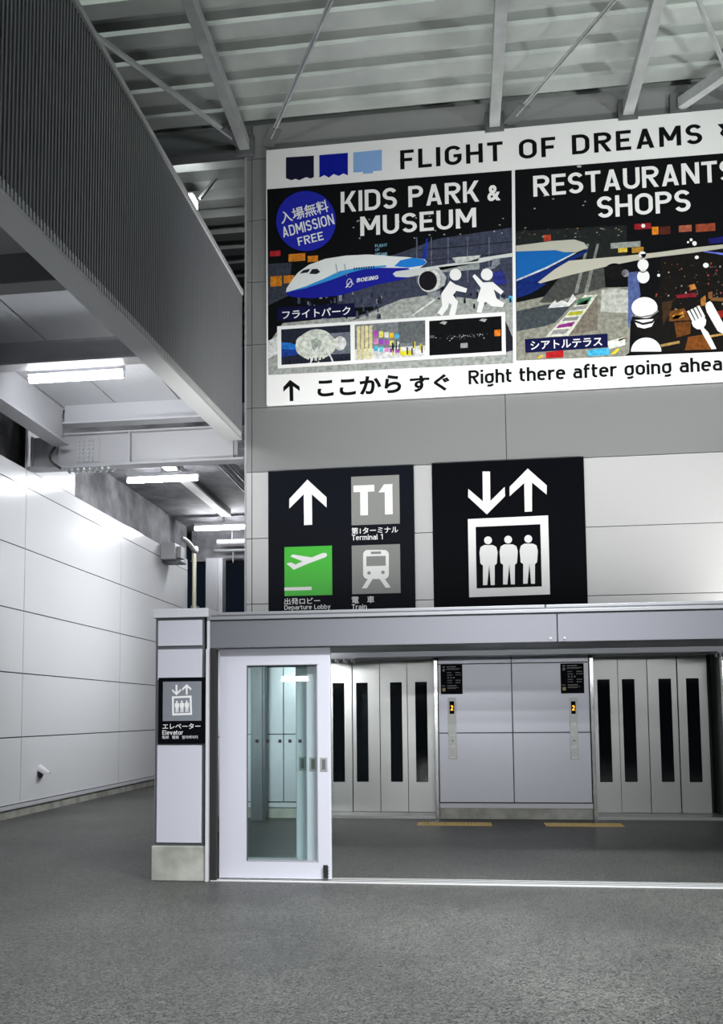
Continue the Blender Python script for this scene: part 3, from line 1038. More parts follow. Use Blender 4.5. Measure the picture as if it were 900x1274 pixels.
def guide_sign(px0, py0, px1, py1, lab):
    Y = WY - .012
    a = onY(px0, py0, Y); c = onY(px1, py1, Y)
    t = thing('floor_guide_sign', lab, 'sign', ((a.x + c.x) / 2, Y, c.z), 'floor guide signs')
    q = MB(); q.box(a.x, c.x, Y, WY, c.z, a.z, SIGN_BK); q.build('panel', t, .002)
    W_, H_ = c.x - a.x, a.z - c.z

    def rect(q, u0, v0, u1, v1, m):
        y = Y - .0015
        q.poly([(a.x + u0 * W_, y, a.z - v1 * H_), (a.x + u1 * W_, y, a.z - v1 * H_), (a.x + u1 * W_, y, a.z - v0 * H_), (a.x + u0 * W_, y, a.z - v0 * H_)], m)
    rnd = random.Random(3)
    q = MB()
    GR = mat('print_grey', (.30, .31, .31), .5)
    for (v, u0, u1, h) in ((.06, .28, .70, .035), (.13, .28, .92, .022), (.16, .28, .80, .018),
                           (.26, .30, .50, .028), (.26, .68, .92, .028), (.34, .30, .55, .028), (.34, .68, .95, .024),
                           (.52, .30, .52, .028), (.52, .68, .93, .028), (.60, .30, .52, .024), (.60, .68, .9, .028),
                           (.70, .30, .72, .035), (.77, .30, .82, .02), (.80, .30, .70, .018), (.06, .1, .2, .04), (.70, .06, .2, .04)):
        u = u0
        while u < u1:
            wd_ = rnd.uniform(.02, .05)
            rect(q, u, v, min(u + wd_, u1), v + h, GR)
            u += wd_ + rnd.uniform(.008, .02)
    for k in range(3):
        rect(q, .31 + k * .13, .415, .38 + k * .13, .47, SIGN_GY)
    q.build('fine_print', t)
    q = MB(); rect(q, .09, .14, .2, .23, SIGN_GY); q.build('grey_square', t)
    q = MB(); rect(q, .07, .79, .21, .90, mat('print_yellow', (.55, .45, .16), .5)); q.build('yellow_square', t)
    return t


guide_sign(548.3, 827, 576, 863.5, 'black floor guide sign on the left panel next to left lift')
guide_sign(697.5, 825.5, 727.5, 862.5, 'black floor guide sign on the right panel next to right lift')


def call_panel(px0, px1, lab):
    Y = WY - .014
    a = onY(px0, 868, Y); c = onY(px1, 944.5, Y)
    t = thing('lift_call_panel', lab, 'call panel', ((a.x + c.x) / 2, Y, c.z), 'lift call panels')
    q = MB(); q.box(a.x, c.x, Y, WY, c.z, a.z, STEEL); q.build('face_plate', t, .002)
    W_, H_ = c.x - a.x, a.z - c.z
    mx_ = (a.x + c.x) / 2
    q = MB(); q.box(mx_ - W_ * .28, mx_ + W_ * .28, Y - .003, Y, a.z - H_ * .265, a.z - H_ * .06, BLACKGL)
    dsp = q.build('display', t)
    stroke_lettering('digit', '2', (0, 0), (1, 1), Y - .005, AMBER, dsp, .2)
    dg = dsp.children[0]
    xs = [v.co.x for v in dg.data.vertices]; zs_ = [v.co.z for v in dg.data.vertices]
    org = ORG[t.name]
    for v in dg.data.vertices:
        u = (v.co.x - min(xs)) / (max(xs) - min(xs)); w_ = (v.co.z - min(zs_)) / (max(zs_) - min(zs_))
        v.co.x = mx_ - .02 + .04 * u - org.x
        v.co.z = a.z - H_ * .21 + H_ * .085 * w_ - org.z
    for f in (.43, .80):
        q = MB(); q.cyl((mx_ + .01, Y, a.z - H_ * f), (mx_ + .01, Y - .008, a.z - H_ * f), .026, BTN, 16)
        q.box(mx_ - .05, mx_ - .025, Y - .003, Y, a.z - H_ * f - .008, a.z - H_ * f + .008, BTN)
        q.build('button', t)
    q = MB(); q.box(mx_ - .045, mx_ + .045, Y - .002, Y, a.z - H_ * .615, a.z - H_ * .60, BTN); q.box(mx_ - .04, mx_ + .04, Y - .002, Y, a.z - H_ * .985, a.z - H_ * .965, BTN)
    q.build('plate_marking', t)
    q = MB(); q.cyl((mx_, Y, a.z - H_ * .70), (mx_, Y - .004, a.z - H_ * .70), .014, FRAME_DK, 12); q.build('key_switch', t)
    return t


call_panel(557.2, 568.8, 'steel call panel with amber digit beneath the left floor guide sign')
call_panel(708.5, 720.5, 'steel call panel with amber digit beneath the right floor guide sign')

for X0, X1, lab in ((-.67, .40, 'yellow tactile strip on the floor nearer the left lift'), (1.15, 2.23, 'yellow tactile strip on the floor nearer the right lift')):
    t = MB(); t.box(X0, X1, 12.58, 12.92, .001, .008, YELLOW)
    nx = 22
    for i in range(nx):
        for j in range(6):
            x = X0 + .025 + i * (X1 - X0 - .05) / (nx - 1); yy = 12.61 + j * .056
            t.cyl((x, yy, .008), (x, yy, .014), .014, YELLOW, 8, r2=.009)
    tag(t.build('tactile_paving', loc=((X0 + X1) / 2, 12.75, 0)), lab, 'tactile paving', 'tactile strips before the lifts')

t = thing('lobby_beam', 'grey beam crossing under the lobby ceiling with bolted splices', 'beam', (1, 12.7, 2.43))
q = MB(); q.box(-3.36, 7.0, 12.55, 12.85, 2.43, 2.455, CEIL_LOB); q.build('bottom_flange', t, .004)
q = MB(); q.box(-3.36, 7.0, 12.69, 12.71, 2.455, 2.515, CEIL_LOB); q.build('web', t)
for X in (-1.83, 3.85):
    q = MB(); q.box(X - .30, X + .30, 12.53, 12.87, 2.412, 2.43, STEEL_PT); s = q.build('splice_plate', t)
    for i in range(5):
        for j in range(2):
            q = MB(); xx = X - .24 + i * .12; yy = 12.59 + j * .21
            q.cyl((xx, yy, 2.412), (xx, yy, 2.37), .024, STEEL_PT, 6); q.build('bolt', s)
t = thing('lobby_column', 'slim grey column by the back wall seen through the door glass', 'column', (-3.12, 13.15, 0))
q = MB(); q.box(-3.22, -3.04, 13.0, 13.2, 0, 2.51, HEADER); q.build('shaft', t, .006)
q = MB(); q.box(-3.04, -3.0, 13.02, 13.2, 0, 2.51, FRAME_DK); q.build('edge_strip', t)

# ================================================================== WALL SIGNS
# --- big elevator sign
SY2 = WY - .05
sg = thing('elevator_sign', 'large black sign with white arrows and three figures above the canopy', 'sign', (.77, SY2, 3.2))
q = MB(); q.box(-.40, 1.93, SY2, WY, 3.16, 5.515, SIGN_BK); q.build('panel', sg, .004)
lift_pictogram('b', zf(520, 550, .24444), SY2 - .002, sg)

# --- direction sign
dg_ = thing('direction_sign', 'black direction sign with green takeoff tile left of the big elevator sign', 'sign', (-1.85, SY2, 3.1))
q = MB(); q.box(-3.02, -.685, SY2, WY, 3.10, 5.505, SIGN_DK); q.build('panel', dg_, .004)
z3 = zf(310, 560, .24444)
y1 = SY2 - .002; y2 = SY2 - .004
q = Print(y1); q.P([(297, 150), (395, 240), (395, 292), (320, 225), (322, 380), (280, 382), (278, 225), (205, 298), (205, 248)], SIGN_WH, z3); q.build('up_arrow', dg_)
q = Print(y1); q.R((520, 136), (768, 374), SIGN_GY, z3); tl = q.build('terminal_tile', dg_)
stroke_lettering('tile_lettering', 'T1', z3(532, 181), z3(735, 326), y2, SIGN_WH, tl, .22, .12)
lettering('terminal_lettering', '第1ターミナル', z3(521, 395), z3(760, 421), y1, SIGN_WH, dg_, .015)
stroke_lettering('terminal_lettering', 'Terminal 1', z3(524, 432), z3(682, 454), y1, SIGN_WH, dg_, .15, .10)
q = Print(y1); q.R((180, 494), (424, 737), SIGN_GN, z3); tl = q.build('takeoff_tile', dg_)
q = Print(y2)
q.P([(228, 609), (190, 577), (213, 571), (237, 582), (272, 566), (210, 541), (222, 531), (320, 546), (376, 523), (392, 524), (398, 533), (392, 544), (300, 578)], SIGN_WH, z3)
q.R((180, 699), (319, 712), SIGN_WH, z3); q.build('takeoff_symbol', tl)
lettering('lobby_lettering', '出発ロビー', z3(180, 754), z3(362, 783), y1, SIGN_WH, dg_, .012)
stroke_lettering('lobby_lettering', 'Departure Lobby', z3(180, 790), z3(415, 813), y1, SIGN_WH, dg_, .14, .10)
q = Print(y1); q.R((523, 486), (772, 727), SIGN_GY, z3); tl = q.build('train_tile', dg_)
q = Print(y2)


def rrect(x0, y0, x1, y1_, r, n=6):
    out = []
    for cx, cy, a in ((x1 - r, y0 + r, -pi / 2), (x1 - r, y1_ - r, 0), (x0 + r, y1_ - r, pi / 2), (x0 + r, y0 + r, pi)):
        out += [(cx + r * cos(a + pi / 2 * i / n), cy + r * sin(a + pi / 2 * i / n)) for i in range(n + 1)]
    return out


q.P(rrect(581, 508, 712, 656, 24), SIGN_WH, z3)
q.P([(604, 656), (630, 656), (600, 703), (574, 704)], SIGN_WH, z3)
q.P([(664, 654), (690, 653), (722, 699), (696, 701)], SIGN_WH, z3)
q.R((597, 541), (696, 588), SIGN_GY, z3, .002)
q.R((620, 517), (672, 528), SIGN_GY, z3, .002)
q.E((611, 625), 9, 9, SIGN_GY, z3, 14, .002); q.E((682, 622), 9, 9, SIGN_GY, z3, 14, .002)
q.build('train_symbol', tl)
lettering('train_lettering', '電　車', z3(523, 745), z3(638, 778), y1, SIGN_WH, dg_, .012)
stroke_lettering('train_lettering', 'Train', z3(523, 785), z3(600, 809), y1, SIGN_WH, dg_, .15, .10)

# --- billboard
BY = WY - .08
bb = thing('billboard', 'huge billboard for a kids park, museum, restaurants and shops', 'billboard', (1.0, BY, 6.6))
BW = ink(208, 212, 210); BK = ink(6, 7, 9)
q = MB(); q.box(-3.04, 5.3, BY, WY, 6.595, 10.905, BW); q.build('board', bb, .004)
L1, L2, L3, L4, L5, L6 = [BY - .002 * i for i in range(1, 7)]
z7 = zf(320, 140, .35556)
q = Print(L1); q.P([(101, 157), (199, 151), (199, 226), (187, 231), (172, 226), (158, 232), (148, 237), (135, 232), (120, 237), (101, 230)], ink(18, 20, 44), z7); q.build('navy_flag', bb)
q = Print(L1); q.P([(218, 149), (318, 141), (318, 220), (302, 213), (286, 222), (268, 215), (252, 228), (235, 219), (218, 228)], ink(8, 20, 130), z7); q.build('blue_flag', bb)
q = Print(L1); q.P([(337, 140), (437, 130), (437, 203), (406, 205), (406, 212), (371, 215), (371, 208), (337, 210)], ink(118, 150, 196), z7); q.build('pale_blue_flag', bb)
stroke_lettering('title_lettering', 'FLIGHT OF DREAMS', (498, 187.2), (874.5, 178.5), L1, BK, bb, .168, .17)
q = Print(L1); q.P([(893, 154.5), (908, 153), (912, 160), (902, 172), (896, 166), (899, 161)], BK); q.build('title_mark', bb)
q = Print(L1); q.P([(332.6, 235.5), (637, 212), (638.6, 452), (334, 466.5)], BK); ph1 = q.build('museum_photo', bb)
q = Print(L1); q.P([(641, 211.5), (915, 189.5), (915, 437), (642.8, 448.5)], BK); ph2 = q.build('restaurant_photo', bb)
Z5 = zf(330, 290, .16667); Z6 = zf(470, 290, .18889)


def X(zl, *pts):
    return [zl(*p) for p in pts]


# museum photo
q = Print(L2)
q.P([(505, 312), (545, 297), (637.6, 283), (638.2, 372), (420, 384), (420, 340)], ink(52, 56, 72))
for xx in (518, 536, 557, 581, 608):
    q.P([(xx, 295), (xx + 1.5, 295), (xx + 2, 352), (xx + .5, 352)], ink(86, 90, 108), None, .0005)
for yy in (308, 322):
    q.P([(520, yy + 3), (637.5, yy - 8), (637.6, yy - 6.8), (520, yy + 4.2)], ink(24, 26, 34), None, .0005)
q.P(X(Z5, (25, 230), (200, 220), (170, 470), (25, 540)), ink(46, 50, 60))
q.build('hangar_wall', ph1)
q = Print(L2 - .001)
q.P([(334, 428), (352, 402), (400, 397), (445, 394), (500, 372), (540, 366), (590, 372), (638, 371), (638.4, 452), (334, 466.5)], ink(138, 141, 138))
q.P([(334, 424), (346, 418), (346, 440), (334, 446)], ink(186, 190, 188), None, .0005)
q.P([(540, 372), (543, 373), (514, 393), (511, 393)], ink(196, 198, 194), None, .0005)
q.P([(470, 383), (472, 384), (442, 398), (438, 398)], ink(70, 74, 80), None, .0005)
q.P([(628, 396), (638.2, 420), (638.3, 436), (630, 438)], ink(26, 28, 36), None, .0005)
q.build('hangar_floor', ph1)
q = Print(L2 - .0015)
for (a, c) in (((175, 158), (300, 205)), ((318, 172), (395, 212)), ((40, 325), (125, 395)), ((140, 318), (215, 370))):
    q.R(a, c, ink(176, 108, 30), Z5)
q.R((35, 135), (115, 170), ink(150, 34, 40), Z5)
q.P([(612, 340), (625, 336), (632, 352), (616, 356)], ink(36, 40, 110)); q.P([(633, 368), (638, 368), (638, 376), (633, 376)], ink(60, 150, 200))
q.build('shop_lights', ph1)
rnd = random.Random(5)
q = Print(L2 - .002)
for k in range(110):
    if k < 70:
        px, py = rnd.uniform(345, 475), rnd.uniform(366, 398)
    else:
        px, py = rnd.uniform(545, 635), rnd.uniform(358, 384)
    hh = rnd.uniform(3, 9)
    g = rnd.choice([ink(14, 16, 24), ink(30, 33, 46), ink(60, 64, 80), ink(120, 124, 134)])
    q.P([(px, py - hh), (px + hh * .3, py - hh), (px + hh * .38, py), (px - hh * .08, py)], g)
for k in range(24):
    px = rnd.uniform(440, 637); py = rnd.uniform(268, 300)
    q.E((px, py), 1.2, .8, ink(150, 156, 168), None, 8)
q.build('visitors', ph1)
# aircraft
nose = X(Z5, (155, 442), (162, 410), (185, 375), (215, 330), (250, 290), (330, 235), (450, 192), (600, 168), (760, 160), (900, 165))
top = X(Z6, (60, 150), (200, 158), (310, 172), (326, 190), (300, 215), (250, 250), (230, 290), (120, 315), (0, 337))
bot = X(Z5, (830, 386), (700, 425), (560, 465), (350, 487), (200, 477), (165, 462))
ac = Print(L3); ac.P(nose + top + bot, ink(196, 200, 200)); ac = ac.build('airliner', ph1)
q = Print(L3 - .001)
q.P(X(Z5, (155, 442), (300, 410), (500, 345), (640, 292), (740, 268), (900, 255)) + X(Z6, (30, 228), (200, 230), (230, 250), (232, 290), (120, 316), (0, 338)) + bot, ink(22, 26, 128))
q.P(X(Z5, (175, 437), (300, 398), (430, 345), (560, 283), (680, 262), (900, 240)) + X(Z6, (60, 222), (0, 226)) + X(Z5, (900, 256), (740, 269), (640, 294), (500, 347), (300, 412)), ink(44, 128, 186), None, .0005)
q.P(X(Z6, (110, 218), (150, 180), (230, 162), (300, 172), (324, 190), (300, 213), (200, 228)), ink(30, 108, 186), None, .0005)
q.build('livery', ac)
q = Print(L3 - .002)
q.P(X(Z6, (292, 165), (322, 35), (331, 35), (322, 170)), ink(24, 48, 140))
q.P(X(Z5, (258, 303), (285, 277), (337, 265), (322, 293)), ink(24, 28, 34)); q.P(X(Z5, (330, 305), (350, 270), (390, 266), (412, 290), (385, 306)), ink(24, 28, 34))
for k in range(9):
    xx = 662 + k * 18
    q.P(X(Z5, (xx, 258 - k * 1.6), (xx + 9, 257 - k * 1.6), (xx + 9, 274 - k * 1.6), (xx, 275 - k * 1.6)), ink(20, 40, 70))
for xx in (535, 600):
    q.P(X(Z5, (xx - 10, 235), (xx - 6, 225), (xx + 12, 320), (xx + 7, 322)), ink(110, 116, 122), None, .0003)
q.build('windows', ac)
stroke_lettering('hull_lettering', 'BOEING', Z5(684, 332), Z5(846, 350), L3 - .003, ink(200, 206, 222), ac, .2, .08, rot=.085, shear=.25)
q = Print(L3 - .003)
for k in range(16):
    a0, a1 = 2 * pi * k / 16, 2 * pi * (k + 1) / 16
    q.P(X(Z5, (630 + 22 * cos(a0), 372 + 34 * sin(a0)), (630 + 22 * cos(a1), 372 + 34 * sin(a1)), (630 + 17 * cos(a1), 372 + 29 * sin(a1)), (630 + 17 * cos(a0), 372 + 29 * sin(a0))), ink(190, 196, 214))
q.P(X(Z5, (600, 405), (640, 355), (665, 385), (650, 380), (640, 365), (606, 410)), ink(190, 196, 214))
q.build('hull_emblem', ac)
q = Print(L4)
q.P(X(Z6, (100, 268), (120, 252), (300, 228), (500, 198), (700, 160), (890, 130), (893, 155), (800, 166), (700, 190), (560, 215), (400, 250), (200, 292), (118, 288)), ink(178, 182, 182))
q.P(X(Z6, (760, 170), (806, 165), (806, 200), (770, 232), (690, 248), (690, 236), (750, 220)), ink(118, 122, 130))
q.P(X(Z6, (490, 162), (680, 145), (660, 185), (520, 200)), ink(168, 172, 170)); q.P(X(Z6, (400, 225), (670, 195), (672, 238), (430, 258)), ink(128, 134, 134))
q.build('wing', ac)
q = Print(L4 - .001)
q.P(X(Z6, (345, 232), (420, 245), (455, 290), (440, 345), (380, 382), (345, 388)), ink(150, 154, 154))
q.E(Z6(340, 310), 74 * .189, 79 * .189, ink(186, 190, 190), None, 30, .0005); q.E(Z6(332, 314), 60 * .189, 64 * .189, ink(20, 20, 24), None, 30, .001)
q.P(X(Z6, (330, 395), (410, 380), (412, 425), (335, 425)), ink(120, 124, 128)); q.build('engine', ac)
# pictogram children over the photo
KW = ink(222, 222, 218)
for hc, body in (((513, 273), [(478, 315), (512, 337), (590, 365), (583, 392), (520, 380), (497, 408), (530, 452), (510, 545), (470, 540), (488, 470), (470, 460), (465, 490), (425, 545), (395, 525), (425, 480), (420, 400)]),
                 ((720, 273), [(640, 270), (695, 325), (760, 322), (832, 385), (812, 405), (765, 370), (784, 430), (835, 460), (825, 487), (750, 482), (720, 455), (705, 455), (685, 525), (652, 522), (668, 455), (655, 448), (680, 360), (625, 285)])):
    q = Print(L5); q.E(hc, 39, 39, KW, Z6); q.P(body, KW, Z6); q.build('child_pictogram', ph1)
# thumbnails
q = Print(L4); q.P([(345, 406), (628.8, 388), (629.8, 441), (345.6, 458.6)], BW); fr_ = q.build('thumbnail_frame', ph1)


def quadmap(tl, tr, br, bl):
    def f(u, v):
        x = (tl[0] * (1 - u) + tr[0] * u) * (1 - v) + (bl[0] * (1 - u) + br[0] * u) * v
        y_ = (tl[1] * (1 - u) + tr[1] * u) * (1 - v) + (bl[1] * (1 - u) + br[1] * u) * v
        return (x, y_)
    return f


def sq(q, f, u0, v0, u1, v1, m, k=0):
    q.P([f(u0, v0), f(u1, v0), f(u1, v1), f(u0, v1)], m, None, k)


t1 = quadmap((350, 410), (436, 404), (436.6, 448.5), (350.3, 454))
q = Print(L5); sq(q, t1, 0, 0, 1, 1, ink(28, 32, 44)); sq(q, t1, .55, .2, 1, .8, ink(92, 98, 108), .0004)
q.P([t1(0, .36), t1(.15, .4), t1(.3, .55), t1(.2, .75), t1(0, .78)], ink(30, 96, 170), None, .0006)
q.P([t1(0, .55), t1(.24, .6), t1(.22, .75), t1(0, .78)], ink(24, 50, 120), None, .0008)
q.P([t1(.5 + .27 * cos(a) * (1.1 if abs(sin(a)) < .5 else 1), .5 + .44 * sin(a)) for a in [i * pi / 12 for i in range(24)]], ink(180, 184, 176), None, .001)
for cu, cv in ((.3, .42), (.85, .5)):
    q.P([t1(cu + .09 * cos(a), cv + .2 * sin(a)) for a in [i * pi / 8 for i in range(16)]], ink(190, 194, 190), None, .0009)
for a_, b_ in ((.42, .52), (.52, .40), (.62, .73)):
    q.P([t1(a_, .55), t1(a_ + .02, .55), t1(b_ + .03, 1), t1(b_, 1)], ink(226, 230, 226), None, .0014)
q.P([t1(.42, .38), t1(.5, .3), t1(.58, .4), t1(.56, .62), t1(.46, .66)], ink(140, 148, 140), None, .0012)
for k in range(16):
    u = .05 + k * .058
    sq(q, t1, u, .86, u + .02, .99, ink(20, 22, 30), .0016)
q.build('cockpit_thumbnail', fr_)
t2 = quadmap((441.5, 404), (529.2, 398.5), (529.6, 443.2), (441.8, 448.2))
q = Print(L5); sq(q, t2, 0, 0, 1, 1, ink(104, 108, 112)); sq(q, t2, 0, .7, 1, 1, ink(190, 192, 190), .0004); sq(q, t2, .62, .0, 1, .6, ink(84, 88, 90), .0004)
for k in range(4):
    sq(q, t2, .03 + k * .058, .05, .075 + k * .058, .98, ink(196, 180, 134), .0008)
cols = [(150, 70, 160), (206, 160, 40), (196, 120, 170), (240, 200, 90), (70, 150, 190), (120, 60, 150), (210, 212, 200), (90, 180, 190)]
for i in range(5):
    for j in range(3):
        c_ = cols[(i * 3 + j * 2) % 8]
        sq(q, t2, .27 + i * .075, .2 + i * .03 + j * .22, .27 + i * .075 + .06, .38 + i * .02 + j * .2, ink(*c_), .001)
for k in range(14):
    u = rnd.uniform(.5, .97); v = rnd.uniform(.7, .98)
    sq(q, t2, u, v - .2, u + .02, v, ink(*rnd.choice([(30, 32, 40), (60, 40, 50), (40, 70, 60), (190, 170, 60)])), .0014)
sq(q, t2, .65, .82, .82, .95, ink(210, 190, 50), .0012)
q.build('playground_thumbnail', fr_)
t3 = quadmap((534.2, 399.4), (624.2, 393.2), (624.8, 437), (534.6, 442.4))
q = Print(L5); sq(q, t3, 0, 0, 1, 1, ink(8, 9, 11))
for k in range(46):
    u = .5 + rnd.gauss(0, .16); v = .45 + abs(rnd.gauss(0, .07))
    sq(q, t3, u, v, u + .012, v + .02, ink(*rnd.choice([(150, 154, 160), (90, 94, 100), (210, 214, 214)])), .0006)
for cu in (.19, .74):
    q.P([t3(cu - .05, .08), t3(cu, .03), t3(cu + .06, .06), t3(cu + .03, .14)], ink(150, 152, 150), None, .0006)
sq(q, t3, .9, .38, .985, .56, ink(186, 104, 30), .0006); sq(q, t3, .43, .7, .53, .84, ink(130, 132, 132), .0006); sq(q, t3, 0, .42, .07, .5, ink(70, 74, 78), .0006)
q.build('simulator_thumbnail', fr_)
q = Print(L4); q.P([(345.3, 383), (441.4, 377), (441.6, 393.6), (345.4, 399.4)], ink(10, 12, 46)); cp = q.build('caption_plate', ph1)
lettering('caption_lettering', 'フライトパーク', (351.3, 386.8), (436.3, 391.5), L5, ink(225, 227, 227), cp, .015)
stroke_lettering('headline_lettering', 'KIDS PARK', (424, 238.8), (596.5, 250.6), L5, KW, ph1, .16, .10)
lettering('headline_lettering', '&', (606.4, 230.8), (623.3, 249.3), L5, KW, ph1, .035)
stroke_lettering('headline_lettering', 'MUSEUM', (448.3, 269.8), (593, 282.6), L5, KW, ph1, .16, .11)
for k, s_ in enumerate(('FLIGHT', 'OF', 'DREAMS')):
    stroke_lettering('hangar_lettering', s_, (467, 304.3 + k * 5.4 - .2), (482 if s_ != 'OF' else 472.5, 306.6 + k * 5.4), L3, ink(120, 170, 210), ph1, .13, .12)
q = Print(L5); q.E((381, 275), 37.3, 37.5, ink(28, 34, 146), None, 48); bd = q.build('blue_badge', ph1)
lettering('badge_lettering', '入場無料', (348.5, 258), (409, 269), L6, ink(205, 208, 220), bd, .015, rot=.19)
stroke_lettering('badge_lettering', 'ADMISSION', (351, 276.6), (416, 284.8), L6, ink(205, 208, 220), bd, .15, .12, rot=.19)
stroke_lettering('badge_lettering', 'FREE', (370.5, 293), (402.5, 301), L6, ink(205, 208, 220), bd, .15, .12, rot=.17)

# restaurant photo
Z7 = zf(640, 280, .155556); Z8 = zf(760, 280, .155556)
q = Print(L2)
q.P(X(Z7, (12, 50), (900, 0), (900, 260), (12, 260)), ink(26, 30, 30))
q.P(X(Z7, (18, 620), (300, 560), (720, 500), (900, 495)) + X(Z8, (170, 500), (150, 1020)) + X(Z7, (880, 1050), (22, 1085)), ink(122, 122, 112))
q.P(X(Z7, (20, 690), (240, 640), (500, 600), (330, 780), (240, 810), (22, 850)), ink(56, 62, 66), None, .0005)
q.P(X(Z7, (700, 520), (790, 505)) + X(Z8, (150, 520), (150, 700), (30, 700)) + X(Z7, (690, 690)), ink(160, 162, 156), None, .0005)
q.P(X(Z7, (380, 400), (720, 330), (730, 500), (500, 560), (330, 620), (200, 620)), ink(60, 62, 60), None, .0004)
for xx in (480, 560):
    q.P(X(Z7, (xx, 545), (xx + 30, 545), (xx + 120, 150), (xx + 100, 150)), ink(110, 112, 108), None, .0008)
q.P(X(Z8, (140, 380), (215, 370), (240, 560), (140, 830)), ink(70, 84, 130), None, .0006)
q.build('hall_floor', ph2)
q = Print(L3)
q.P(X(Z7, (14, 165), (300, 128), (480, 115), (560, 140), (590, 182), (500, 217), (400, 217), (330, 200), (15, 212)), ink(158, 158, 146))
q.P(X(Z7, (15, 212), (330, 200), (400, 217), (490, 222), (250, 345), (18, 440)), ink(18, 84, 150), None, .0005)
q.P(X(Z7, (18, 446), (256, 352), (590, 190), (592, 212), (300, 385), (200, 450), (262, 470), (140, 545), (20, 585)), ink(14, 34, 96), None, .0005)
q.P(X(Z7, (18, 436), (250, 338), (480, 222), (500, 222), (256, 352), (18, 450)), ink(170, 180, 190), None, .001)
q.build('airliner', ph2)
q = Print(L3 - .002)
q.P(X(Z7, (190, 458), (330, 350), (440, 285), (900, 245)) + X(Z8, (400, 215), (640, 182), (900, 155), (915, 185), (640, 225), (300, 265), (0, 325)) + X(Z7, (700, 340), (450, 400), (210, 466)), ink(164, 162, 150))
q.E(Z7(805, 372), 85 * .1556, 66 * .1556, ink(14, 14, 14)); q.E(Z7(890, 385), 30 * .1556, 30 * .1556, ink(120, 120, 126))
q.build('wing', ph2)
q = Print(L3 - .001)
q.P(X(Z7, (250, 895), (560, 560), (668, 556), (435, 885)), ink(186, 188, 176))
for pts, c_ in (([(520, 592), (625, 570), (592, 632), (496, 642)], (60, 110, 80)), ([(540, 605), (600, 595), (580, 635), (500, 642)], (130, 40, 60)), ([(470, 655), (590, 640), (570, 670), (448, 682)], (120, 120, 118)),
                ([(440, 698), (556, 684), (536, 716), (424, 726)], (150, 152, 40)), ([(400, 742), (520, 730), (500, 760), (382, 770)], (110, 112, 110)), ([(360, 797), (490, 772), (462, 810), (335, 826)], (122, 40, 112)), ([(318, 840), (440, 828), (420, 868), (290, 878)], (130, 130, 128))):
    q.P(X(Z7, *pts), ink(*c_), None, .0006)
q.P(X(Z7, (668, 556), (670, 840), (440, 880)), ink(104, 98, 88), None, .0004)
q.P(X(Z7, (270, 665), (300, 625), (330, 600), (345, 625), (380, 600), (430, 620), (470, 550), (500, 590), (440, 650)), ink(190, 194, 194), None, .0004)
q.build('counter', ph2)
q = Print(L2 - .001)
q.P(X(Z8, (400, 200), (915, 160), (925, 1000), (400, 1015), (180, 830), (390, 500)), ink(16, 14, 12))
for a, c, c_ in (((330, 15), (385, 75), (190, 110, 30)), ((390, 15), (480, 70), (70, 30, 24)), ((545, 5), (650, 50), (150, 80, 60)), ((680, -5), (840, 45), (130, 60, 40)), ((190, -8), (325, 28), (130, 26, 34)), ((60, 185), (135, 215), (190, 160, 60)), ((170, 180), (265, 218), (150, 110, 40)), ((0, 145), (240, 172), (130, 136, 130))):
    q.R(a, c, ink(*c_), Z8, .0004)
q.R((235, 80), (295, 125), ink(150, 56, 40), Z7, .0004)
q.P(X(Z8, (740, 205), (915, 225), (915, 242), (745, 215)), ink(90, 100, 190), None, .0004); q.P(X(Z8, (780, 110), (910, 90), (910, 140), (790, 150)), ink(24, 24, 90), None, .0004)
for pts, c_ in (([(470, 690), (590, 665), (640, 760), (470, 770)], (96, 58, 22)), ([(495, 725), (580, 690), (590, 735), (500, 755)], (190, 130, 50)), ([(410, 620), (500, 600), (470, 720), (420, 800)], (52, 36, 22)), ([(620, 895), (790, 868), (800, 995), (595, 1000)], (104, 58, 22)), ([(400, 955), (550, 925), (555, 945), (405, 975)], (150, 122, 70)),
                ([(780, 885), (900, 862), (905, 880), (790, 900)], (170, 130, 70)), ([(510, 780), (640, 770), (640, 870), (530, 900)], (90, 52, 20)), ([(520, 560), (680, 540), (690, 575), (530, 585)], (112, 22, 34)), ([(850, 690), (905, 680), (905, 740), (870, 740)], (120, 26, 20)), ([(720, 590), (760, 560), (765, 640), (725, 650)], (150, 98, 44)), ([(630, 480), (670, 470), (690, 510), (640, 520)], (170, 110, 50)), ([(780, 540), (815, 530), (815, 580), (785, 590)], (120, 76, 40)), ([(800, 580), (910, 580), (910, 610), (800, 605)], (110, 74, 40))):
    q.P(X(Z8, *pts), ink(*c_), None, .0006)
for k in range(70):
    xx, yy = rnd.uniform(360, 900), rnd.uniform(300, 700)
    r_ = rnd.uniform(4, 13)
    q.P(X(Z8, (xx, yy), (xx + r_, yy - r_ * .5), (xx + r_ * 1.3, yy + r_ * .7), (xx + .2 * r_, yy + r_)), ink(*rnd.choice([(90, 70, 60), (60, 62, 66), (130, 90, 60), (150, 60, 60), (40, 36, 34), (150, 146, 140)])), None, .0008)
for k in range(26):
    xx, yy = rnd.uniform(30, 860), rnd.uniform(20, 120)
    q.P(X(Z7, (xx, yy), (xx + 14, yy - 3), (xx + 14, yy + 5), (xx, yy + 7)), ink(*rnd.choice([(150, 110, 60), (130, 132, 120), (90, 60, 40), (60, 64, 60)])), None, .0008)
q.build('diners', ph2)
q = Print(L4)
q.E(Z7(900, 0), 1, 1, BK)
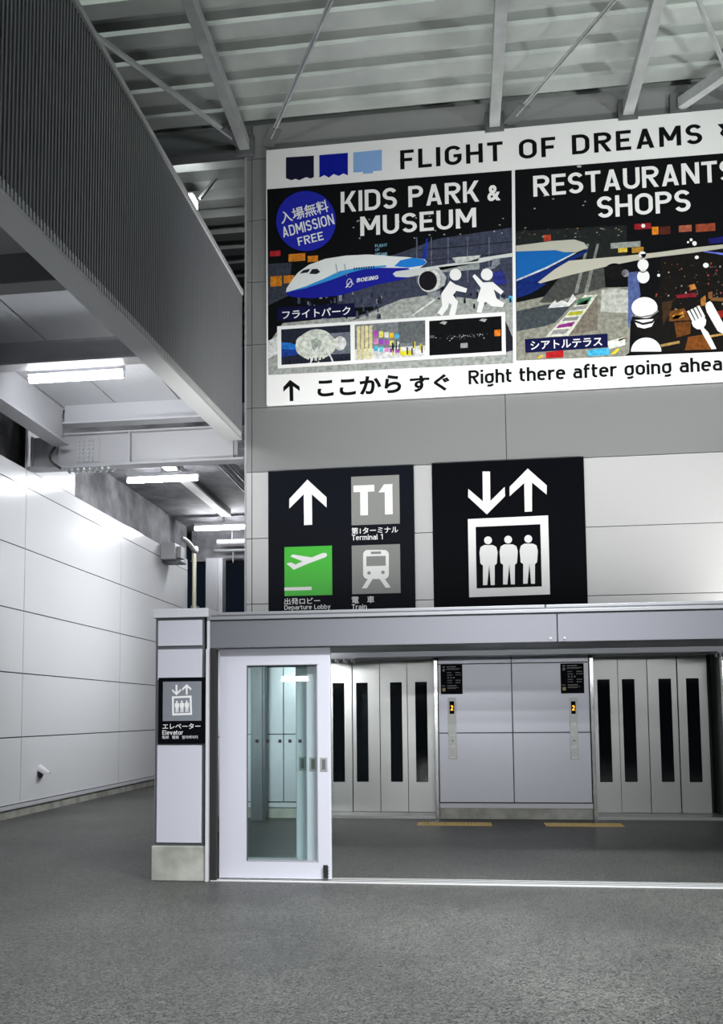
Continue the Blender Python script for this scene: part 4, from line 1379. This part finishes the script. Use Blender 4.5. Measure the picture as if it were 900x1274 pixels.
for c, rx, ry in (((272, 660), 104, 84), ((255, 238), 30, 28), ((260, 318), 44, 46), ((262, 412), 50, 54), ((672, 147), 18, 18), ((763, 322), 23, 20), ((645, 118), 12, 12), ((620, 137), 9, 9), ((690, 258), 16, 14), ((385, 402), 12, 12), ((262, 6), 16, 16)):
    q.E(Z8(*c), rx * .1556, ry * .1556, KW)
q.P(X(Z8, (185, 760), (360, 750), (330, 812), (270, 828), (215, 815)), KW)
q.P([Z8(285 + 122 * cos(a), 1012 - 112 * sin(a)) for a in [i * pi / 20 for i in range(21)]], KW)
for k in range(7):
    q.E((rnd.uniform(655, 745), rnd.uniform(240, 262)), 1.4, .9, ink(140, 142, 140), None, 8)
q.E((721, 207), 3, 1.6, ink(150, 152, 150), None, 10)
q.build('lamp_globes', ph2)
q = Print(L4 - .001)
q.P(X(Z8, (165, 715), (250, 730), (330, 715), (378, 680), (386, 690), (335, 728), (250, 742), (165, 728)), ink(110, 112, 110)); q.P(X(Z8, (170, 752), (260, 782), (330, 768), (382, 712), (384, 730), (335, 785), (260, 800), (185, 775)), ink(26, 26, 26))
q.P(X(Z8, (215, 362), (262, 374), (302, 358), (302, 366), (262, 382), (216, 370)), ink(26, 26, 26)); q.build('lamp_rims', ph2)
q = Print(L5)
for i in range(4):
    xx, yy = 612 + i * 27, 690 - i * 13
    q.P(X(Z8, (xx, yy), (xx + 18, yy - 8), (xx + 66, yy + 82), (xx + 46, yy + 92)), KW)
q.P(X(Z8, (648, 778), (745, 728), (766, 760), (762, 795), (745, 820), (782, 858), (848, 990), (808, 994), (738, 872), (722, 835), (690, 832), (662, 812)), KW); q.build('fork_pictogram', ph2)
q = Print(L5); q.P(X(Z8, (758, 650), (772, 620), (795, 608), (812, 622), (905, 790), (930, 880), (895, 868), (858, 848), (770, 695)), KW); q.build('knife_pictogram', ph2)
q = Print(L3)
for pts, c_ in (([(255, 1018), (395, 1000), (395, 1058), (255, 1066)], (150, 26, 30)), ([(590, 1003), (690, 985), (760, 985), (760, 1040), (590, 1050)], (60, 150, 190)), ([(740, 930), (890, 895), (890, 960), (760, 990)], (206, 208, 196)), ([(770, 1030), (830, 985), (850, 995), (800, 1035)], (200, 170, 40)), ([(180, 1060), (225, 1035), (230, 1050), (200, 1070)], (200, 150, 40)), ([(830, 918), (900, 895), (900, 905), (835, 930)], (190, 90, 50))):
    q.P(X(Z7, *pts), ink(*c_))
q.build('play_mats', ph2)
q = Print(L4); q.P(X(Z7, (85, 913), (748, 868), (750, 978), (90, 1022)), ink(12, 14, 54)); cp = q.build('caption_plate', ph2)
lettering('caption_lettering', 'シアトルテラス', Z7(130, 930), Z7(706, 965), L5, ink(225, 227, 227), cp, .015)
stroke_lettering('headline_lettering', 'RESTAURANTS', (663.4, 219), (916, 224.5), L5, KW, ph2, .16, .09)
stroke_lettering('headline_lettering', 'SHOPS', (742.8, 245), (860, 262.5), L5, KW, ph2, .16, .10)
# bottom band
q = Print(L1); q.P([(361, 472.5), (373, 481), (373, 486.5), (364.8, 480.5), (365.2, 499), (360.6, 499.2), (360.2, 480.7), (352.7, 487.5), (352.7, 481.5)], BK); q.build('up_arrow', bb)
lettering('band_lettering', 'ここから', (395, 471.5), (499.6, 488.5), L1, BK, bb, .035)
lettering('band_lettering', 'すぐ', (510, 467.5), (560, 486), L1, BK, bb, .035)
stroke_lettering('band_lettering', 'Right there after going ahead', (583, 461), (913.5, 464.5), L1, BK, bb, .165, .09)
